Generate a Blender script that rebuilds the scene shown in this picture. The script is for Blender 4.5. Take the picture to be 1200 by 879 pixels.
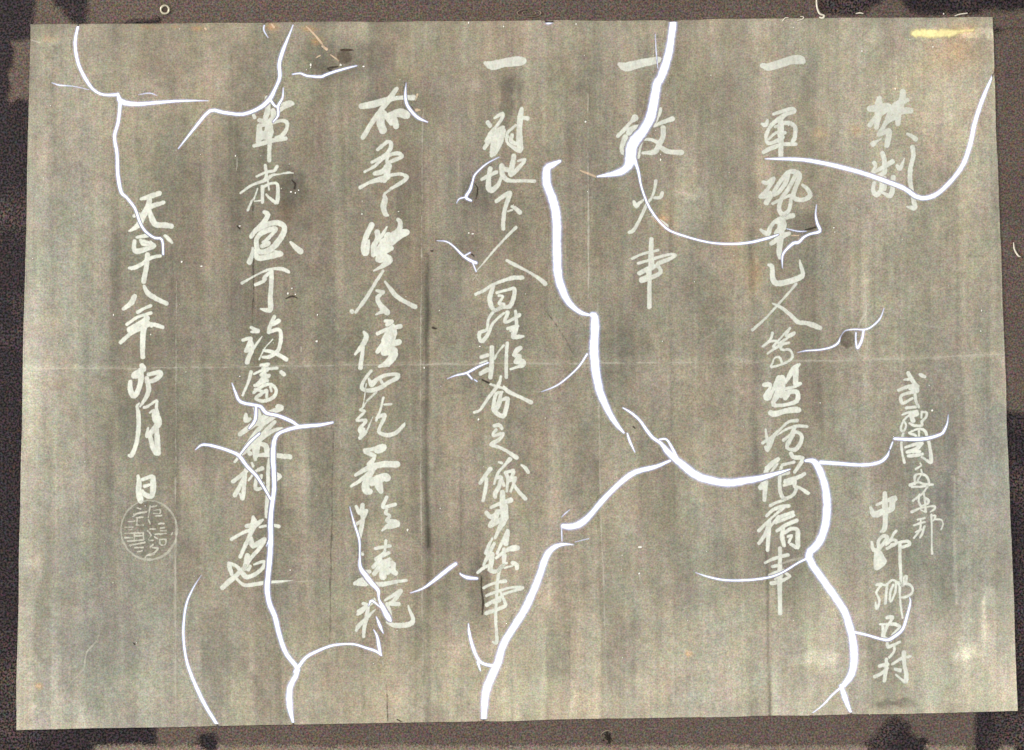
import bpy, math, random
import numpy as np

# ---------------------------------------------------------------- units
S = 0.0005                      # one unit of the document grid = half a millimetre
def PX(x): return (x - 600.0) * S
def PY(y): return (439.5 - y) * S

scene = bpy.context.scene
for o in list(bpy.data.objects): bpy.data.objects.remove(o)
col = scene.collection

# ---------------------------------------------------------------- camera
cam = bpy.data.objects.new('camera', bpy.data.cameras.new('camera'))
col.objects.link(cam)
cam.location = (0, 0, 1.2)
cam.rotation_euler = (0, 0, 0)
cam.data.sensor_width = 36.0
cam.data.lens = 36.0 * 1.1985 / 0.6
cam.data.clip_start = 0.01
cam.data.clip_end = 50
scene.camera = cam

# ---------------------------------------------------------------- world, lamps, exposure
world = bpy.data.worlds.new('World'); scene.world = world
world.use_nodes = True
bg = world.node_tree.nodes['Background']
bg.inputs['Color'].default_value = (0.96, 0.98, 1.0, 1)
bg.inputs['Strength'].default_value = 0.60

def area(name, loc, target, size, power, colr):
    l = bpy.data.lights.new(name, 'AREA'); l.shape = 'DISK'; l.size = size
    l.energy = power; l.color = colr
    o = bpy.data.objects.new(name, l); col.objects.link(o)
    o.location = loc
    import mathutils
    d = mathutils.Vector(target) - mathutils.Vector(loc)
    o.rotation_euler = d.to_track_quat('-Z', 'Y').to_euler()
    return o
area('raking_lamp', (-2.2, 0.9, 0.85), (0, 0, 0), 0.35, 84, (1.0, 0.95, 0.87))
area('added_soft_lamp', (1.3, -1.1, 1.9), (0, 0, 0), 0.8, 23, (1.0, 0.98, 0.95))  # soft area lamp added out of view

scene.view_settings.view_transform = 'Standard'
scene.view_settings.look = 'None'
scene.view_settings.exposure = 0.0
scene.view_settings.gamma = 1.0
scene.render.engine = 'CYCLES'
scene.render.resolution_x = 1024
scene.render.resolution_y = 750
scene.cycles.transparent_max_bounces = 12

# ---------------------------------------------------------------- traced data
INK = (232, 234, 221)
ALB = 1.0
TONE_TABLE = [
 [140,140,136,134,136,134,136,138,138,138,140,140,146,150,154,162,164],
 [150,142,136,132,128,126,128,126,130,134,132,138,142,146,150,160,160],
 [148,140,128,122,118,124,122,120,128,130,130,138,142,142,146,152,154],
 [156,146,124,122,118,124,126,120,130,132,134,136,140,142,142,148,156],
 [160,144,124,124,126,128,132,126,134,134,138,138,142,142,144,148,156],
 [154,140,126,132,132,132,138,130,138,138,138,140,142,142,142,142,148],
 [150,136,132,134,136,138,140,138,142,142,144,142,144,144,144,146,154],
 [150,140,136,138,142,146,148,144,152,154,153,152,156,158,158,160,168],
 [162,156,152,146,152,156,160,154,162,166,165,164,168,168,166,170,176]]
COOL_TABLE = [
 [.3,.2,.1,.1,.1,.2,.1,.1,.1,.1,.1,.1,.2,.3,.3,.3,.3],
 [.5,.4,.2,.1,.1,.1,.1,.1,.1,.1,.1,.1,.2,.2,.1,.1,.3],
 [.8,.7,.3,.2,.2,.1,.1,.1,.2,.1,.1,.2,.2,.2,.3,.3,.4],
 [.8,.8,.3,.2,.2,.1,.1,.1,.1,.1,.1,.2,.2,.3,.3,.4,.4],
 [.8,.7,.3,.2,.2,.2,.1,.1,.1,.1,.2,.2,.2,.3,.4,.5,.5],
 [.7,.7,.4,.2,.2,.2,.2,.1,.1,.1,.2,.2,.3,.3,.5,.9,1.],
 [.8,.9,.8,.4,.2,.2,.2,.1,.1,.2,.2,.3,.4,.4,.6,.8,.8],
 [.8,1.,1.,.7,.3,.1,.1,.1,.1,.2,.3,.3,.4,.5,.5,.5,.5],
 [.7,.8,.8,.6,.2,.1,.0,.0,.1,.1,.2,.3,.4,.4,.4,.3,.3]]

CRACKS = """
92,26,1.4 88,50,1.9 92,75,2 103,97,2 112,107,1.6 122,111,1.5 137,111,2
138,110,1.6 142,119,3 160,122,2.5 185,120,2 215,118,1.4 244,118,.4
141,118,2.4 140,130,2 138,145,2 134,160,2 137,180,2 138,205,2.2 142,225,2 148,231,1.7 158,244,1.6 163,258,1.6 168,268,1.6 175,275,1.5 182,279,1.4 190,281,1.4 191.5,298,1.2
61,97,.3 70,100,.8 85,101,.4 104,105,.3
162,111,.2 175,109,.6 184,112,.2
344,27,.5 340,38,1 332,58,2.1 327,75,2.2 328,90,2 322,105,2 316,116,2.6 305,126,2.3 285,134,2.1 262,132,2 246,130,2 228,150,1.6 209,174,.6
332,103,.5 331,115,1.2 326,124,1.5 326,135,1.3 320,143,.9
316,116,1.8 322,124,1.3 326,125,1.3
343,87,.8 352,86,1.1 360,89,1.4 376,90,1.7 381,88,1.6 392,84,1.5 406,80,1.3 418,77,.7
310,27,.7 309,35,.8 314,44,.3
476,97,.3 475,108,1.2 476,120,1.7 481,129,1.9 490,138,1.8 501,143,.7
585,184,.4 570,192,.9 557,204,1.1 554,212,1.2 551,222,1.7 546,231,1.8 552,235,1.3
545,231,.9 538,233,.8 535,238,.3
512,282,.3 523,283,.8 532,289,1 543,300,1.5 553,306,1.7 558,308,1.8
544,300,1 551,296,.9
554,308,.8 558,318,.8
789,25,3.9 784,61,4.2 775,90,4.6 770,99,4.8 764,132,5.0 757,148,5.2 748,160,5.6 741,170,5.9 739,182,5.6 738,190,5.0 733,198,4.2 722,203,3.4 700,207,1
768,40,.3 769,60,.6 771,80,.4
743,186,2.6 748,200,1.6 752,220,1.2 762,245,1.3 780,267,1.3 800,276,1.2 830,284,1.2 857,286,1.4 880,284,1.5 900,279,1.5 912,275,1
957,240,.4 956,252,1 958,262,1.5 961,271,1.7 950,274,1.4 942,278,1.5 936,284,1.7 930,285,1.9 922,292,1.5 917,300,1.2 917,314,.4
922,268,.4 935,271,.7 945,271,.4
897,186,.5 915,186,1.6 940,187,2.2 965,191,2.4 990,197,2.5 1015,204,2.5 1040,213,2.5 1060,221,2.5 1073,230,2.6 1085,232,2.6 1100,226,2.6 1118,208,2.6 1130,190,2.8 1138,165,2.6 1142,145,2.5 1152,115,2.3 1166,83,.8
656,189,1.8 648,193,3.2 641,198,4 641,215,4.6 648,235,4.7 652,255,4.8 652.6,290,4.7 654,322,4.5 660,342,4.2 668,356,3.4 680,366,2.5 690,369,1.6
694,369,3.2 697,372,4 697,390,4.8 696,409,5 699,440,4.7 704,462,4.2 714,484,3.3 723,498,2.6 731,507,1.2
735,508,1 738,517,1.5 744,530,.5
688,415,1.2 678,430,1.1 662,445,1 650,453,.9 635,459,.3
730,478,.8 740,484,1.5 750,493,1.6 757,503,1.8 765,513,2 775,520,2.2 783,530,3.4 800,545,4 820,559,4.2 851,566,4.2 875,563,3.8 892,560,3.2 910,555,2.2 926,550,.8
773,515,1.2 781,515,1.3 787,524,1.6 793,536,2
785,540,1.6 768,547,2.4 745,553,3 730,563,3 712,580,3 703.8,589,3 692,603,3.2 681,613,3.6 670,617,3.6 660,616.5,3
658,618,.6 658.5,634,.6
658,606,.3 663,601,.6 668,597,.2
672,638,.4 658,638,2 647,643,3 640,652,3.6 633,672,3.8 624,695,4 615,714,4 600,738,4 589,757,4 584,775,4.2 576,793,4.3 569,812,4.3 567,843,3.2
674,635,.3 690,631,.4
581,781,2.2 567,778,1.8 560,772,2 554,758,2 550,742,1.6 549,731,.6
560,776,1.8 563,786,.7
539,672,.8 541,674,1.4 548,677,2.2 559,678,1.6
534,661,2 524,668,2.4 508,681,2 495,690,1.2 481,695,.5
410,594,.4 415,613,1.1 421,632,1.3 421.6,648,.9 422,664,2 428,674,2.8 436,684,2.6 443,692,2 444,702,1.2 449,713,2.8 455,724,3 458,728,1.2
441,723,.6 445,733,1.8 449,742,.6
438,738,.5 442,746,1.4 444,757,2 446,767,1.6
449,715,.4 436,704,1.4 432,710,.6
346,787,2.3 358,771,2 372,763,1.7 387,757,1.5 400,755,1.3 415,755,1.2 428,759,1.4 440,763,1.6 447,768,1
390,495,1.3 375,498,2 352,500,2.3 333,505,2 323,512,2.2 320,530,2.8 321,560,2.5 321,575,2.5 319,590,2.7 317,610,2.8 317,640,3 315,665,3 313,690,3 316,708,3 322,722,3 328,746,2.8 336,767,2.6 349,785,2.6 340,805,3.3 339.6,828,3.4 344,850,1
272,449,.5 276,460,1.4 282,471,1.8 300,475,1.9 306,477,2 312,484,2 325,487,1.9 340,493,2 351,500,1.5
229,527,.5 238,521,1.5 255,524,1.7 270,529,1.8 280,534,2 290,547,2 300,557,1.8 306,566,1.6 312,576,1.4 317,585,1.3
300,477,1.6 299,492,1.9 292,502,1.2
281,533,1 292,519,1.6 304,508,1.3
312,640,.5 316,632,1.4
236,674,.2 226,690,.9 218,710,1.3 215,740,1.5 218,770,1.6 226,795,2 240,825,2.2 255,851,1.8
944,540,1.6 952,540,3 958,546,3.8 965,562,3.8 969,585,4.2 968,612,4.4 960,636,4.2 948,653,4 970.6,688,4 989,715,4 998,743,4.1 1001,768,4.2 998,790,3.8 989,803,2.8
986,804,2.4 991,820,3 998,837,1.4
984,807,1.4 975,815,1.2 965,826,1 951,837,.4
962,542,2.4 980,543,2.3 1010,545,2 1030,542,2 1039,535,1.7 1042,528,.6
1043,526,1 1046,518,.8
1048,514,1.6 1065,515,2 1085,514,2 1102,509,1.7 1107,503,1.5 1110,495,.8 1111,486,.3
815,671,.3 830,676,1 850,680,1.3 875,680,1.3 900,677,1.4 917,671,1.2 935,660,1.2 945,655,1.5
1001,741,1.6 1015,744,1.5 1038,750,1.6 1048,746,2 1058,737,1.8 1063,722,1.6 1067,706,1.1 1066,700,.4
935,413,.2 945,411,.8 960,410,1 974,407,1.1 982,402,1.3 985,395,.6
985,395,.5 990,388,.6 1000,386,.9 1015,386,1 1025,380,1 1032,372,.8 1036,361,.3
1012,387,1.2 1010,398,1.5 1005,408,1.5 1003,400,.9 1003,390,.9
524,444,.3 534,440,.9 547,437,1.3 560,430,1.2 572,425,.9
547,437,1.2 553,444,1
556,445,.6 559,447,.7
637,22,1 642,26,2.4 648,25,1.6
"""
SEAL = """
260,220 410,195
290,260 370,255
200,305 270,300
290,345 370,345
160,440 370,435
160,490 250,490
280,470 370,465
190,530 370,515
220,575 390,545
270,605 370,600
300,650 360,640
300,260 300,345
270,440 270,530
370,440 375,510
160,370 250,370
210,400 240,395
450,130 430,260
450,140 520,125
490,180 560,170 560,210 490,210
520,240 580,235
430,280 450,330
550,330 610,325
570,380 610,375
450,390 510,390
570,410 630,410
420,410 460,460 430,510 480,520
510,450 640,440
500,480 530,500
560,510 630,510 620,570 570,570 560,520
450,600 480,570
480,605 540,610 500,660 400,700 400,740
430,690 500,680
690,460 705,430
300,150 340,160
250,250 290,220
"""
WRITING = """
@1000,90
#
170,330,30 230,325,35 350,300,30 385,330,28
268,220,24 262,300,42 255,400,36 240,520,24
245,400,24 170,495,24
330,330,40 290,370,30
510,150,26 505,230,34 470,340,38 460,480,26
555,240,22 430,300,34 345,430,18
590,350,30 480,350,36 430,360,30
450,400,28 350,460,26 320,500,22 265,595,22
290,590,18 360,555,28 365,620,28 345,705,27
205,690,30 235,670,16 285,640,7
560,590,14 600,610,20 640,640,24
@1000,160
#
300,170,22 320,240,23 320,310,24
215,270,20 230,310,18 190,370,12
400,260,26 300,320,20 200,375,14
320,300,20 320,370,24 240,420,20
215,480,18 205,560,20 240,600,24 280,560,20 290,470,18
410,420,26 410,500,22 380,610,26 290,570,12
320,430,24 320,540,22
450,300,16 480,330,22 510,270,12 528,225,5
610,110,22 618,200,22 590,320,22 585,450,22 605,580,22 630,690,22 625,735,28 550,722,7
@1030,420
#
300,150,18 325,200,20 360,250,20 395,290,20
260,220,10 340,210,16
370,280,20 270,300,18 200,330,14
395,335,18 240,375,14 225,430,18 250,460,16 345,410,12
370,350,14 380,440,14 408,500,14
320,310,20 390,320,22
420,165,12 440,175,18 470,190,14
#
280,510,14 380,500,16
240,580,12 300,560,14 390,545,16
340,560,14 260,630,12 225,720,14 250,750,12 280,690,12 250,640,10
340,590,24 385,570,26
350,640,26 330,600,20
440,550,12 490,560,12 480,610,12 440,650,14 440,690,14 360,690,16 315,670,12
435,610,10 440,550,10
@1030,490
#
250,150,10 230,240,12 235,340,13 262,455,15
310,150,10 400,112,12 470,130,16 505,220,16 530,340,18 535,450,20 500,440,14 440,400,10
410,120,12 410,190,12 400,270,14
320,160,12 380,180,14 380,240,12
270,300,10 370,270,18 440,250,18
440,260,18 380,320,22 290,350,18
300,390,18 380,385,18 450,370,16
350,340,20 420,345,16
#
425,465,8 432,490,9 380,525,12
435,530,8 445,575,10
370,680,12 370,600,14 410,575,12 480,590,14 510,640,12 520,680,12
320,690,18 400,660,13 470,680,12 555,685,14
340,708,12 450,705,12 520,690,12
400,640,10 430,590,10
@1030,560
#
500,90,12 450,160,12 400,200,12 350,235,13
420,170,10 410,240,12 440,300,12
460,150,12 475,250,12 482,350,14
470,200,12 510,230,14 500,270,12 440,290,10
340,350,15 420,315,10 500,298,10 570,292,12 575,320,12 530,350,9
430,330,8 470,350,9
#
400,430,12 470,415,12
360,490,12 470,455,12
430,430,10 425,530,12 360,620,12
470,500,12 445,580,13 425,615,12
380,560,10 440,530,10
540,380,12 545,500,10 545,700,10 548,780,14
545,390,10 580,390,10 570,430,10 545,450,8
580,430,8 640,430,8 660,480,9 640,530,8
@1000,570
#
325,70,20 325,200,30 330,320,26 320,440,22 280,465,8
180,220,14 215,290,30 300,260,34
240,190,12 310,160,16 425,120,26 400,170,28 395,230,28 310,270,26
#
190,570,10 200,640,18 240,660,20 300,600,16 350,530,18 310,510,16 260,560,16 260,620,16
240,660,22 240,740,28 238,840,24 310,790,24 320,760,20 270,690,28
270,760,40 260,800,34
440,460,14 420,480,12 390,540,10 350,580,10
440,560,14 400,550,12 340,600,10
350,640,14 440,590,14 395,600,12
460,580,12 560,565,14 580,600,14 500,630,14
480,600,16 482,750,16 488,878,14 490,950,15 500,1020,12
@1000,640
#
240,400,16 290,395,16 250,450,14 240,490,12 265,540,13 265,590,12 240,640,18 230,580,9
310,400,10 340,400,12 400,350,12 450,370,12 480,400,14
350,400,14 340,480,14 330,590,14
410,400,14 380,480,14 385,570,14 430,480,12 440,380,12
480,370,16 480,500,12 490,620,12 508,740,12
490,400,16 560,390,14 610,430,14 600,490,14 530,525,14 480,530,12
520,400,14 520,330,12 550,310,12 545,370,12
@1000,710
#
350,120,16 400,115,18 385,160,14 340,220,16
275,190,10 350,190,14 430,190,18 480,225,17 400,300,12
300,200,12 310,260,18 310,330,22 380,350,20
340,230,14 300,330,14
#
350,380,14 360,420,20 420,400,16 480,370,14
420,400,14 420,470,14 370,530,12
#
340,550,16 340,620,18 320,770,16
270,620,16 350,600,20
220,730,18 290,695,16 350,640,14
400,600,12 500,540,16 590,520,13
520,480,22 525,600,20 545,700,20 540,775,22 500,760,12 440,710,8
430,650,12 480,665,20
@870,50
#
205,235,24 270,250,38 400,215,40 500,180,42 590,172,46 625,190,26
@870,120
#
320,120,14 430,85,18 520,65,18 535,95,18 450,120,20 400,160,26 300,230,18 250,330,18 250,400,18 290,420,18 400,380,18
200,220,12 240,230,24 262,180,8
440,210,22 500,215,20 545,260,20 540,360,22 520,400,20
340,250,12 400,230,18
400,200,28 395,300,34 400,400,25 395,560,24
270,380,12 350,310,14 440,310,16
310,410,14 420,360,16
220,510,20 300,470,22 420,430,18 550,430,18
#
215,820,18 260,830,20 320,790,24 270,880,20 240,920,20
190,970,22 240,950,40 290,950,28 250,1030,28
320,930,18 380,830,20 470,720,22 560,720,26 590,770,26 540,900,22 530,980,24 620,1005,24 700,960,24 670,890,20 620,850,14
470,730,28 450,820,22 380,920,20 330,950,16
550,750,22 480,880,20 400,1000,22 380,1100,20 420,1155,24 480,1110,20 500,1020,18 500,960,16 420,990,14 315,1040,14
@870,240
#
520,110,24 430,130,26 340,170,20 290,230,20 260,300,26 190,260,14
410,140,30 410,230,42 340,290,16
400,200,36 390,340,34 380,520,22 405,550,14
300,400,22 400,330,26 480,295,20
350,180,14 400,190,30
#
270,620,12 300,630,22 310,660,22 310,750,26 350,810,28 480,790,28 590,750,28 622,710,20 600,620,14 590,570,6
@870,300
#
555,285,12 460,400,12 350,520,10 230,650,10 105,760,14
310,490,7 400,530,16 500,610,20 570,680,22 650,690,22 720,710,26 800,740,22
@870,380
#
310,90,16 290,150,12 210,230,14
230,220,10 280,180,12 350,170,12
490,40,14 440,90,12 350,190,12 320,230,15
480,60,13 450,120,13 530,95,20 450,150,14 380,200,18
480,190,12 390,215,16 260,300,12
410,180,14 400,260,13 490,265,12 515,340,13 440,400,12 300,440,12 310,400,10 330,350,10 380,340,13 405,390,13
#
225,625,20 275,620,24 290,650,14 240,740,28 270,760,24 310,690,18 380,560,34
410,560,36 370,700,36 330,780,24
420,570,28 410,680,30
590,410,10 540,450,28 490,520,24 450,600,14
545,470,32 550,540,26 550,620,26 600,610,14
440,665,14 550,640,14
345,740,22 320,830,22 440,830,16 560,790,24 565,700,22 480,700,24 400,740,20
440,760,24 470,730,20
290,913,26 330,925,30 450,893,26 580,883,26
480,870,16 560,865,16
@870,460
#
565,290,18 480,300,14 400,370,12 330,440,18 300,520,16 260,590,20 240,560,16
240,380,10 250,460,14 270,540,16
210,520,16 330,440,12
270,490,22 270,540,22
360,440,8 450,380,12 560,345,14 665,350,15
425,490,16 520,420,16 570,410,16 610,450,18 600,520,18 540,590,20 460,570,16 480,510,22 520,440,20
540,360,16 500,440,20
@870,520
#
370,160,22 290,220,26 235,290,18
360,210,12 300,290,12
250,250,20 245,340,20 190,450,26
240,400,24 235,480,22 228,580,20
500,100,20 530,140,20 620,150,20 590,220,18 540,290,18
410,220,14 530,190,14
400,240,14 385,330,18 385,440,18 400,520,18 440,570,18 530,520,18 560,450,20
410,320,12 480,300,16
450,390,28 590,340,20 640,310,18
430,430,14 520,400,18
540,370,20 540,440,20 580,450,14 680,510,18
@870,580
#
290,110,16 350,80,12 440,50,14
480,115,18 400,120,16 310,160,18 250,215,14
430,130,14 300,240,12 170,370,16
280,280,20 240,400,20 170,500,16
280,300,18 270,420,20 260,570,18
290,330,12 350,250,14 380,230,20 350,290,14
380,230,16 520,180,18
370,280,14 530,210,14
360,370,16 450,310,18 560,265,18
420,350,18 410,430,22 430,520,20
440,390,16 500,350,18 570,360,20 570,450,24 570,540,20 500,510,14
470,430,12 510,420,12 480,490,12
@870,630
#
388,110,18 390,220,18 385,400,26 385,560,22 390,780,20
235,260,14 320,220,16 470,180,18
310,300,12 370,290,18
280,390,14 400,350,24 450,340,12
300,470,20 360,460,20 440,430,14 490,400,14 450,370,14
340,430,12 400,390,20
@710,50
#
140,220,18 210,250,44 350,215,42 500,185,36 545,175,30
@710,120
#
300,160,34 260,200,16 190,280,20 125,345,18
230,280,24 360,250,26 400,260,20
200,360,30 180,450,32 180,510,28 240,540,22
240,310,30 340,300,30
360,380,26 340,480,22 330,560,22
560,70,20 540,120,24 500,200,24
685,170,26 620,190,20 500,240,14
590,260,24 590,350,26 540,450,26 500,510,26 380,520,12
400,380,12 470,385,15 530,410,18
560,460,24 640,505,24 780,515,26
@710,200
#
515,105,16 505,180,12 470,280,12 420,350,14 350,500,15 285,615,18 240,635,13
290,320,14 315,360,26 350,330,16 400,290,8
580,230,18 560,275,18 500,280,12
480,470,10 560,520,16 630,570,18
@710,270
#
470,90,20 465,250,26 470,380,30
270,290,12 400,235,13 540,205,13
335,340,14 500,290,14 640,250,14 715,255,14 640,300,20 540,340,20
530,350,18 565,430,20 480,480,20 370,515,28
345,440,22 430,400,24 530,360,18
440,420,30 450,500,20 448,650,20 448,790,22
370,510,28 450,470,22
@550,50
#
165,210,18 240,235,46 350,210,42 500,190,50 555,190,34
@550,115
#
260,205,14 340,160,20 330,220,16 270,300,16 200,390,16
190,250,22 215,285,22
250,320,20 220,380,30 180,440,24
350,300,16 280,340,22 220,420,24 155,515,18
290,360,18 260,420,30 240,540,30 230,590,20
350,330,24 320,420,34 290,500,34 250,570,28
540,110,18 525,200,28 515,330,28 515,440,32 520,540,26 400,470,12 380,400,14
600,210,22 560,200,18
480,280,12 390,360,12 400,400,10
440,380,18 430,440,22 480,470,18
@550,175
#
130,310,16 200,270,20 280,235,18
215,200,24 200,290,24 200,400,28 240,420,26 300,360,18 330,290,16
335,170,26 340,260,24 400,320,20 520,325,14 670,328,16
460,70,24 440,170,26 430,260,24 520,180,20 570,110,18 500,120,10
350,200,24 430,220,22
#
280,535,20 340,490,20 410,450,22 415,470,22 370,600,20 350,720,20 350,820,18
440,590,14 480,610,20 520,650,22
390,640,6 440,625,10
@545,250
#
525,145,16 430,240,13 300,380,12 200,500,8 120,590,6
430,485,14 500,525,18 640,595,14 760,670,18 825,725,24
@545,310
#
110,305,14 200,265,18 300,200,14 480,140,20 590,135,22
290,220,22 255,340,24 270,430,22 310,470,18 380,440,16 460,430,22 500,340,22 505,250,18 440,260,14 330,290,14
350,320,14 390,330,12 350,400,14 400,410,16
#
380,435,14 290,490,14 240,570,14 225,670,14 150,700,18 150,770,16 180,790,20 240,710,18 290,600,14 400,500,10
430,490,16 440,500,18 410,590,16 480,570,14 560,520,18
520,480,12 525,560,14 530,650,20 500,740,28 600,740,12
440,660,16 540,635,18 470,680,14
@545,390
#
275,150,22 275,300,24 262,460,22
170,250,18 230,230,20
160,320,16 220,300,20
160,420,18 230,380,24 200,400,20
300,270,12 340,200,7 400,130,10
435,110,18 425,250,16 425,460,18
510,200,12 530,170,16 575,155,16 500,230,16 560,240,20 520,300,20 590,300,30 590,330,26 540,350,14 470,375,12
560,270,24 600,320,26
#
370,450,12 340,540,18 240,670,15 160,790,14 95,820,14
260,530,10 350,560,12 400,575,12
400,555,10 440,600,20 560,660,16 680,715,20
380,610,14 320,630,16 300,720,20 300,800,24 390,860,22 420,790,22 440,680,20 380,690,16
370,620,16 350,720,26 320,790,22
@545,440
#
300,520,16 350,510,20 380,545,16
320,560,14 290,600,14 300,620,14 390,600,18 350,660,18 270,710,18 350,740,16 430,780,16 530,845,20
@545,520
#
260,260,22 200,340,20 155,405,16
220,360,16 215,450,18 185,585,17
460,160,22 400,230,14 340,300,16 300,410,12
350,190,10 380,200,12
330,350,20 370,350,22 350,440,22 310,510,22 310,550,18
380,380,18 400,430,16
420,300,22 440,360,16 430,490,14
500,270,14 440,290,14 500,290,18 460,380,16 520,350,14 470,490,14
480,330,12 520,450,14 620,565,20
580,220,8 620,250,18 650,295,16
#
385,500,26 390,640,32 400,780,34 350,880,22 310,970,14
270,655,16 350,620,18 470,580,26
220,710,20 270,755,22 350,700,26
330,700,24 320,760,24 260,840,24 340,800,26 420,760,28
420,640,22 425,760,22
@545,580
#
280,450,12 240,530,16 215,600,16
300,500,16 260,580,20 190,725,13
280,610,24 270,700,26 260,770,24 310,790,20 360,760,14 400,710,14 410,620,18
130,800,14 200,745,16 270,720,18
330,600,14 380,490,14 440,370,18 420,500,26
320,650,12 430,570,20 500,550,32 540,545,24
400,560,18 400,690,18 430,700,12
490,700,22 530,720,24 535,755,20
410,750,8 490,730,8
@545,660
#
400,20,14 360,50,16 335,180,16 325,350,16 315,560,15 325,720,15 325,820,18 285,810,8
190,255,14 300,205,14 415,185,18
220,335,12 350,285,14 480,250,12 590,255,18 500,285,14 400,315,14
225,430,18 300,385,16 380,340,18
220,515,20 320,480,20 410,440,18 410,400,16 380,340,14 365,280,10
300,400,20 350,380,26
@405,90
#
165,305,28 300,280,36 440,235,28 560,215,20 700,215,28
525,125,20 450,230,28 360,350,24 260,490,24 180,625,22
370,370,40 360,480,40 385,550,38
450,400,30 560,370,44 620,390,44
500,440,34 520,510,30
470,480,22 400,380,26
@405,155
#
330,180,16 395,125,18 440,95,18 470,125,20 450,190,18 380,255,18 270,310,14
390,260,18 300,350,14 195,408,12
385,270,18 480,225,16 550,220,20 580,250,18 520,280,18 430,310,16 430,260,14
440,320,22 390,400,26 300,425,20
440,350,36 420,440,28 400,500,22
150,570,18 240,520,16 350,485,24 430,450,16 560,430,14 630,460,18 600,500,18 520,550,16 460,585,12
430,460,30 370,490,26
#
460,590,10 400,640,12 405,690,28 390,770,30 410,840,24 435,855,12
@405,225
#
270,340,28 215,450,26 185,560,26 200,630,30 225,600,22 240,500,8
325,415,28 330,480,24 290,560,26 285,650,22
425,360,6 380,440,18 330,500,14
540,285,18 560,310,22 550,390,26 450,470,30 370,510,24
500,430,30 600,410,28 630,420,26 560,460,24 470,520,34
440,460,44 420,540,42
400,520,34 330,610,32 290,650,18
470,580,24 390,620,34 340,690,34 400,680,44 440,700,44 400,750,26 290,812,7
@405,300
#
385,155,14 300,290,16 200,450,18 105,580,14
65,570,22
405,265,8 470,350,20 530,420,22 630,480,20 715,525,24
320,355,10 370,370,20 390,375,14 330,430,20 355,500,26 430,580,28 380,550,26
400,565,20 310,603,7
@405,370
#
190,170,12 215,220,24 170,310,24 100,395,12
185,300,16 170,420,18 155,535,24
410,55,16 480,60,18 430,90,20
330,185,18 430,140,18 560,110,24
490,100,18 470,180,60 430,260,60
400,280,30 330,370,20
450,300,36 550,270,28
400,380,34 500,360,36
500,400,40 440,480,36 345,525,10
430,330,50 490,400,46 440,500,24
#
262,570,14 200,650,16 165,740,16 230,770,20 340,750,22 440,690,20 530,640,24 530,605,18 430,610,16 350,640,18 270,705,28
240,650,10 265,700,24
345,640,14 385,700,14
320,785,8 220,875,7
@405,440
#
215,85,5 180,320,7 155,355,14 200,370,12 140,430,12 120,465,12 210,460,16 190,500,16 150,540,18 150,580,18 210,580,18 150,645,20
320,180,5 220,270,6 180,330,8
180,560,26 160,620,20
280,430,4 225,560,8
390,230,14 360,350,13 315,465,14
400,300,13 470,295,15
320,440,14 400,405,20 390,460,20 350,540,18 350,590,20 430,615,22 520,590,22 590,520,18 610,490,8
@405,510
#
200,155,20 290,140,20 390,110,20 395,140,24 330,170,16 290,140,14
210,170,24 270,200,22 300,220,16 250,300,30
105,410,14 230,340,26 380,300,30 530,300,32
300,330,26 200,430,22 60,525,12
280,360,24 215,470,34 210,560,40 250,580,30
270,480,40 400,430,40 430,440,38
330,450,40 345,520,40 365,580,24
@405,570
#
175,190,20 170,260,26 180,330,20 160,440,22 145,540,12
110,205,12 145,270,22 215,250,18
215,260,16 170,350,18 110,390,14
160,690,12 175,700,14
425,110,16 385,195,18 400,215,16 510,185,18
425,240,14 415,280,16 455,300,14 430,350,22 500,370,30 530,390,32 450,410,30
430,410,22 375,455,7
@400,620
#
460,120,12 450,190,14 440,240,14 360,310,20
350,200,16 500,175,16
490,245,16 400,290,18
400,320,24 330,390,20 
500,310,16 420,360,28 340,460,22
520,350,24 430,400,34 430,490,36
540,360,22 530,430,28 560,455,24
470,430,40
290,440,20 250,440,16
140,560,18 220,520,22 290,560,20 420,570,24 550,545,18 670,530,14
170,560,22 250,570,20
#
450,735,12 540,680,18 610,640,22 540,740,22 480,780,20
520,770,22 590,775,20
@400,680
225,240,16 265,260,18 200,330,18 170,350,14
180,320,20 330,220,16 340,185,8
280,260,14 260,380,22 235,500,18 230,580,16
350,300,6 270,380,16 180,470,20 155,515,14
470,240,16 490,320,26 500,400,22
470,430,12 550,465,24 700,455,24 740,400,20 700,300,10 690,260,5
@270,100
#
250,330,20 240,310,16
380,130,24 385,250,28 360,340,26
640,190,20 560,220,22 480,280,20 400,380,22
520,200,12 600,175,16 640,185,18
440,260,24 440,340,22
300,360,22 400,380,24
300,420,24 300,500,34 290,580,26
290,420,18 420,390,18 520,365,15 580,380,18 580,450,18 530,520,20 470,540,16
400,430,40 390,500,50 330,520,40
245,625,16 330,600,22 420,570,22 570,550,20
410,400,22 405,600,22 400,700,20 400,775,20
@270,170
#
360,210,16 370,320,16 340,370,14
270,325,12 370,280,14 450,265,16 480,220,18
105,495,10 230,410,14 370,360,16 430,310,14 510,300,6 590,285,12 650,290,4
380,330,9 400,460,9
330,430,20 330,520,18 330,590,18
340,430,14 420,395,14 480,400,16 490,470,20 480,590,22 420,560,14 370,510,12
280,450,8 250,540,10 220,580,12 180,670,14
250,580,8 320,570,8
@270,235
#
350,120,18 385,150,26 340,230,26 260,310,22 215,370,22
270,300,22 380,245,26 490,230,26 555,270,26 540,350,28 470,450,30 400,510,28 330,530,26 280,510,24 270,400,24 330,330,24 440,290,26 460,310,20 380,400,16 340,430,18
230,490,12 265,570,26 310,595,28 420,570,28 520,550,26 460,525,14
330,470,22 390,440,24
230,500,10 215,580,20 195,635,26
620,430,12 670,480,24 725,525,28
@270,300
#
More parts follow.
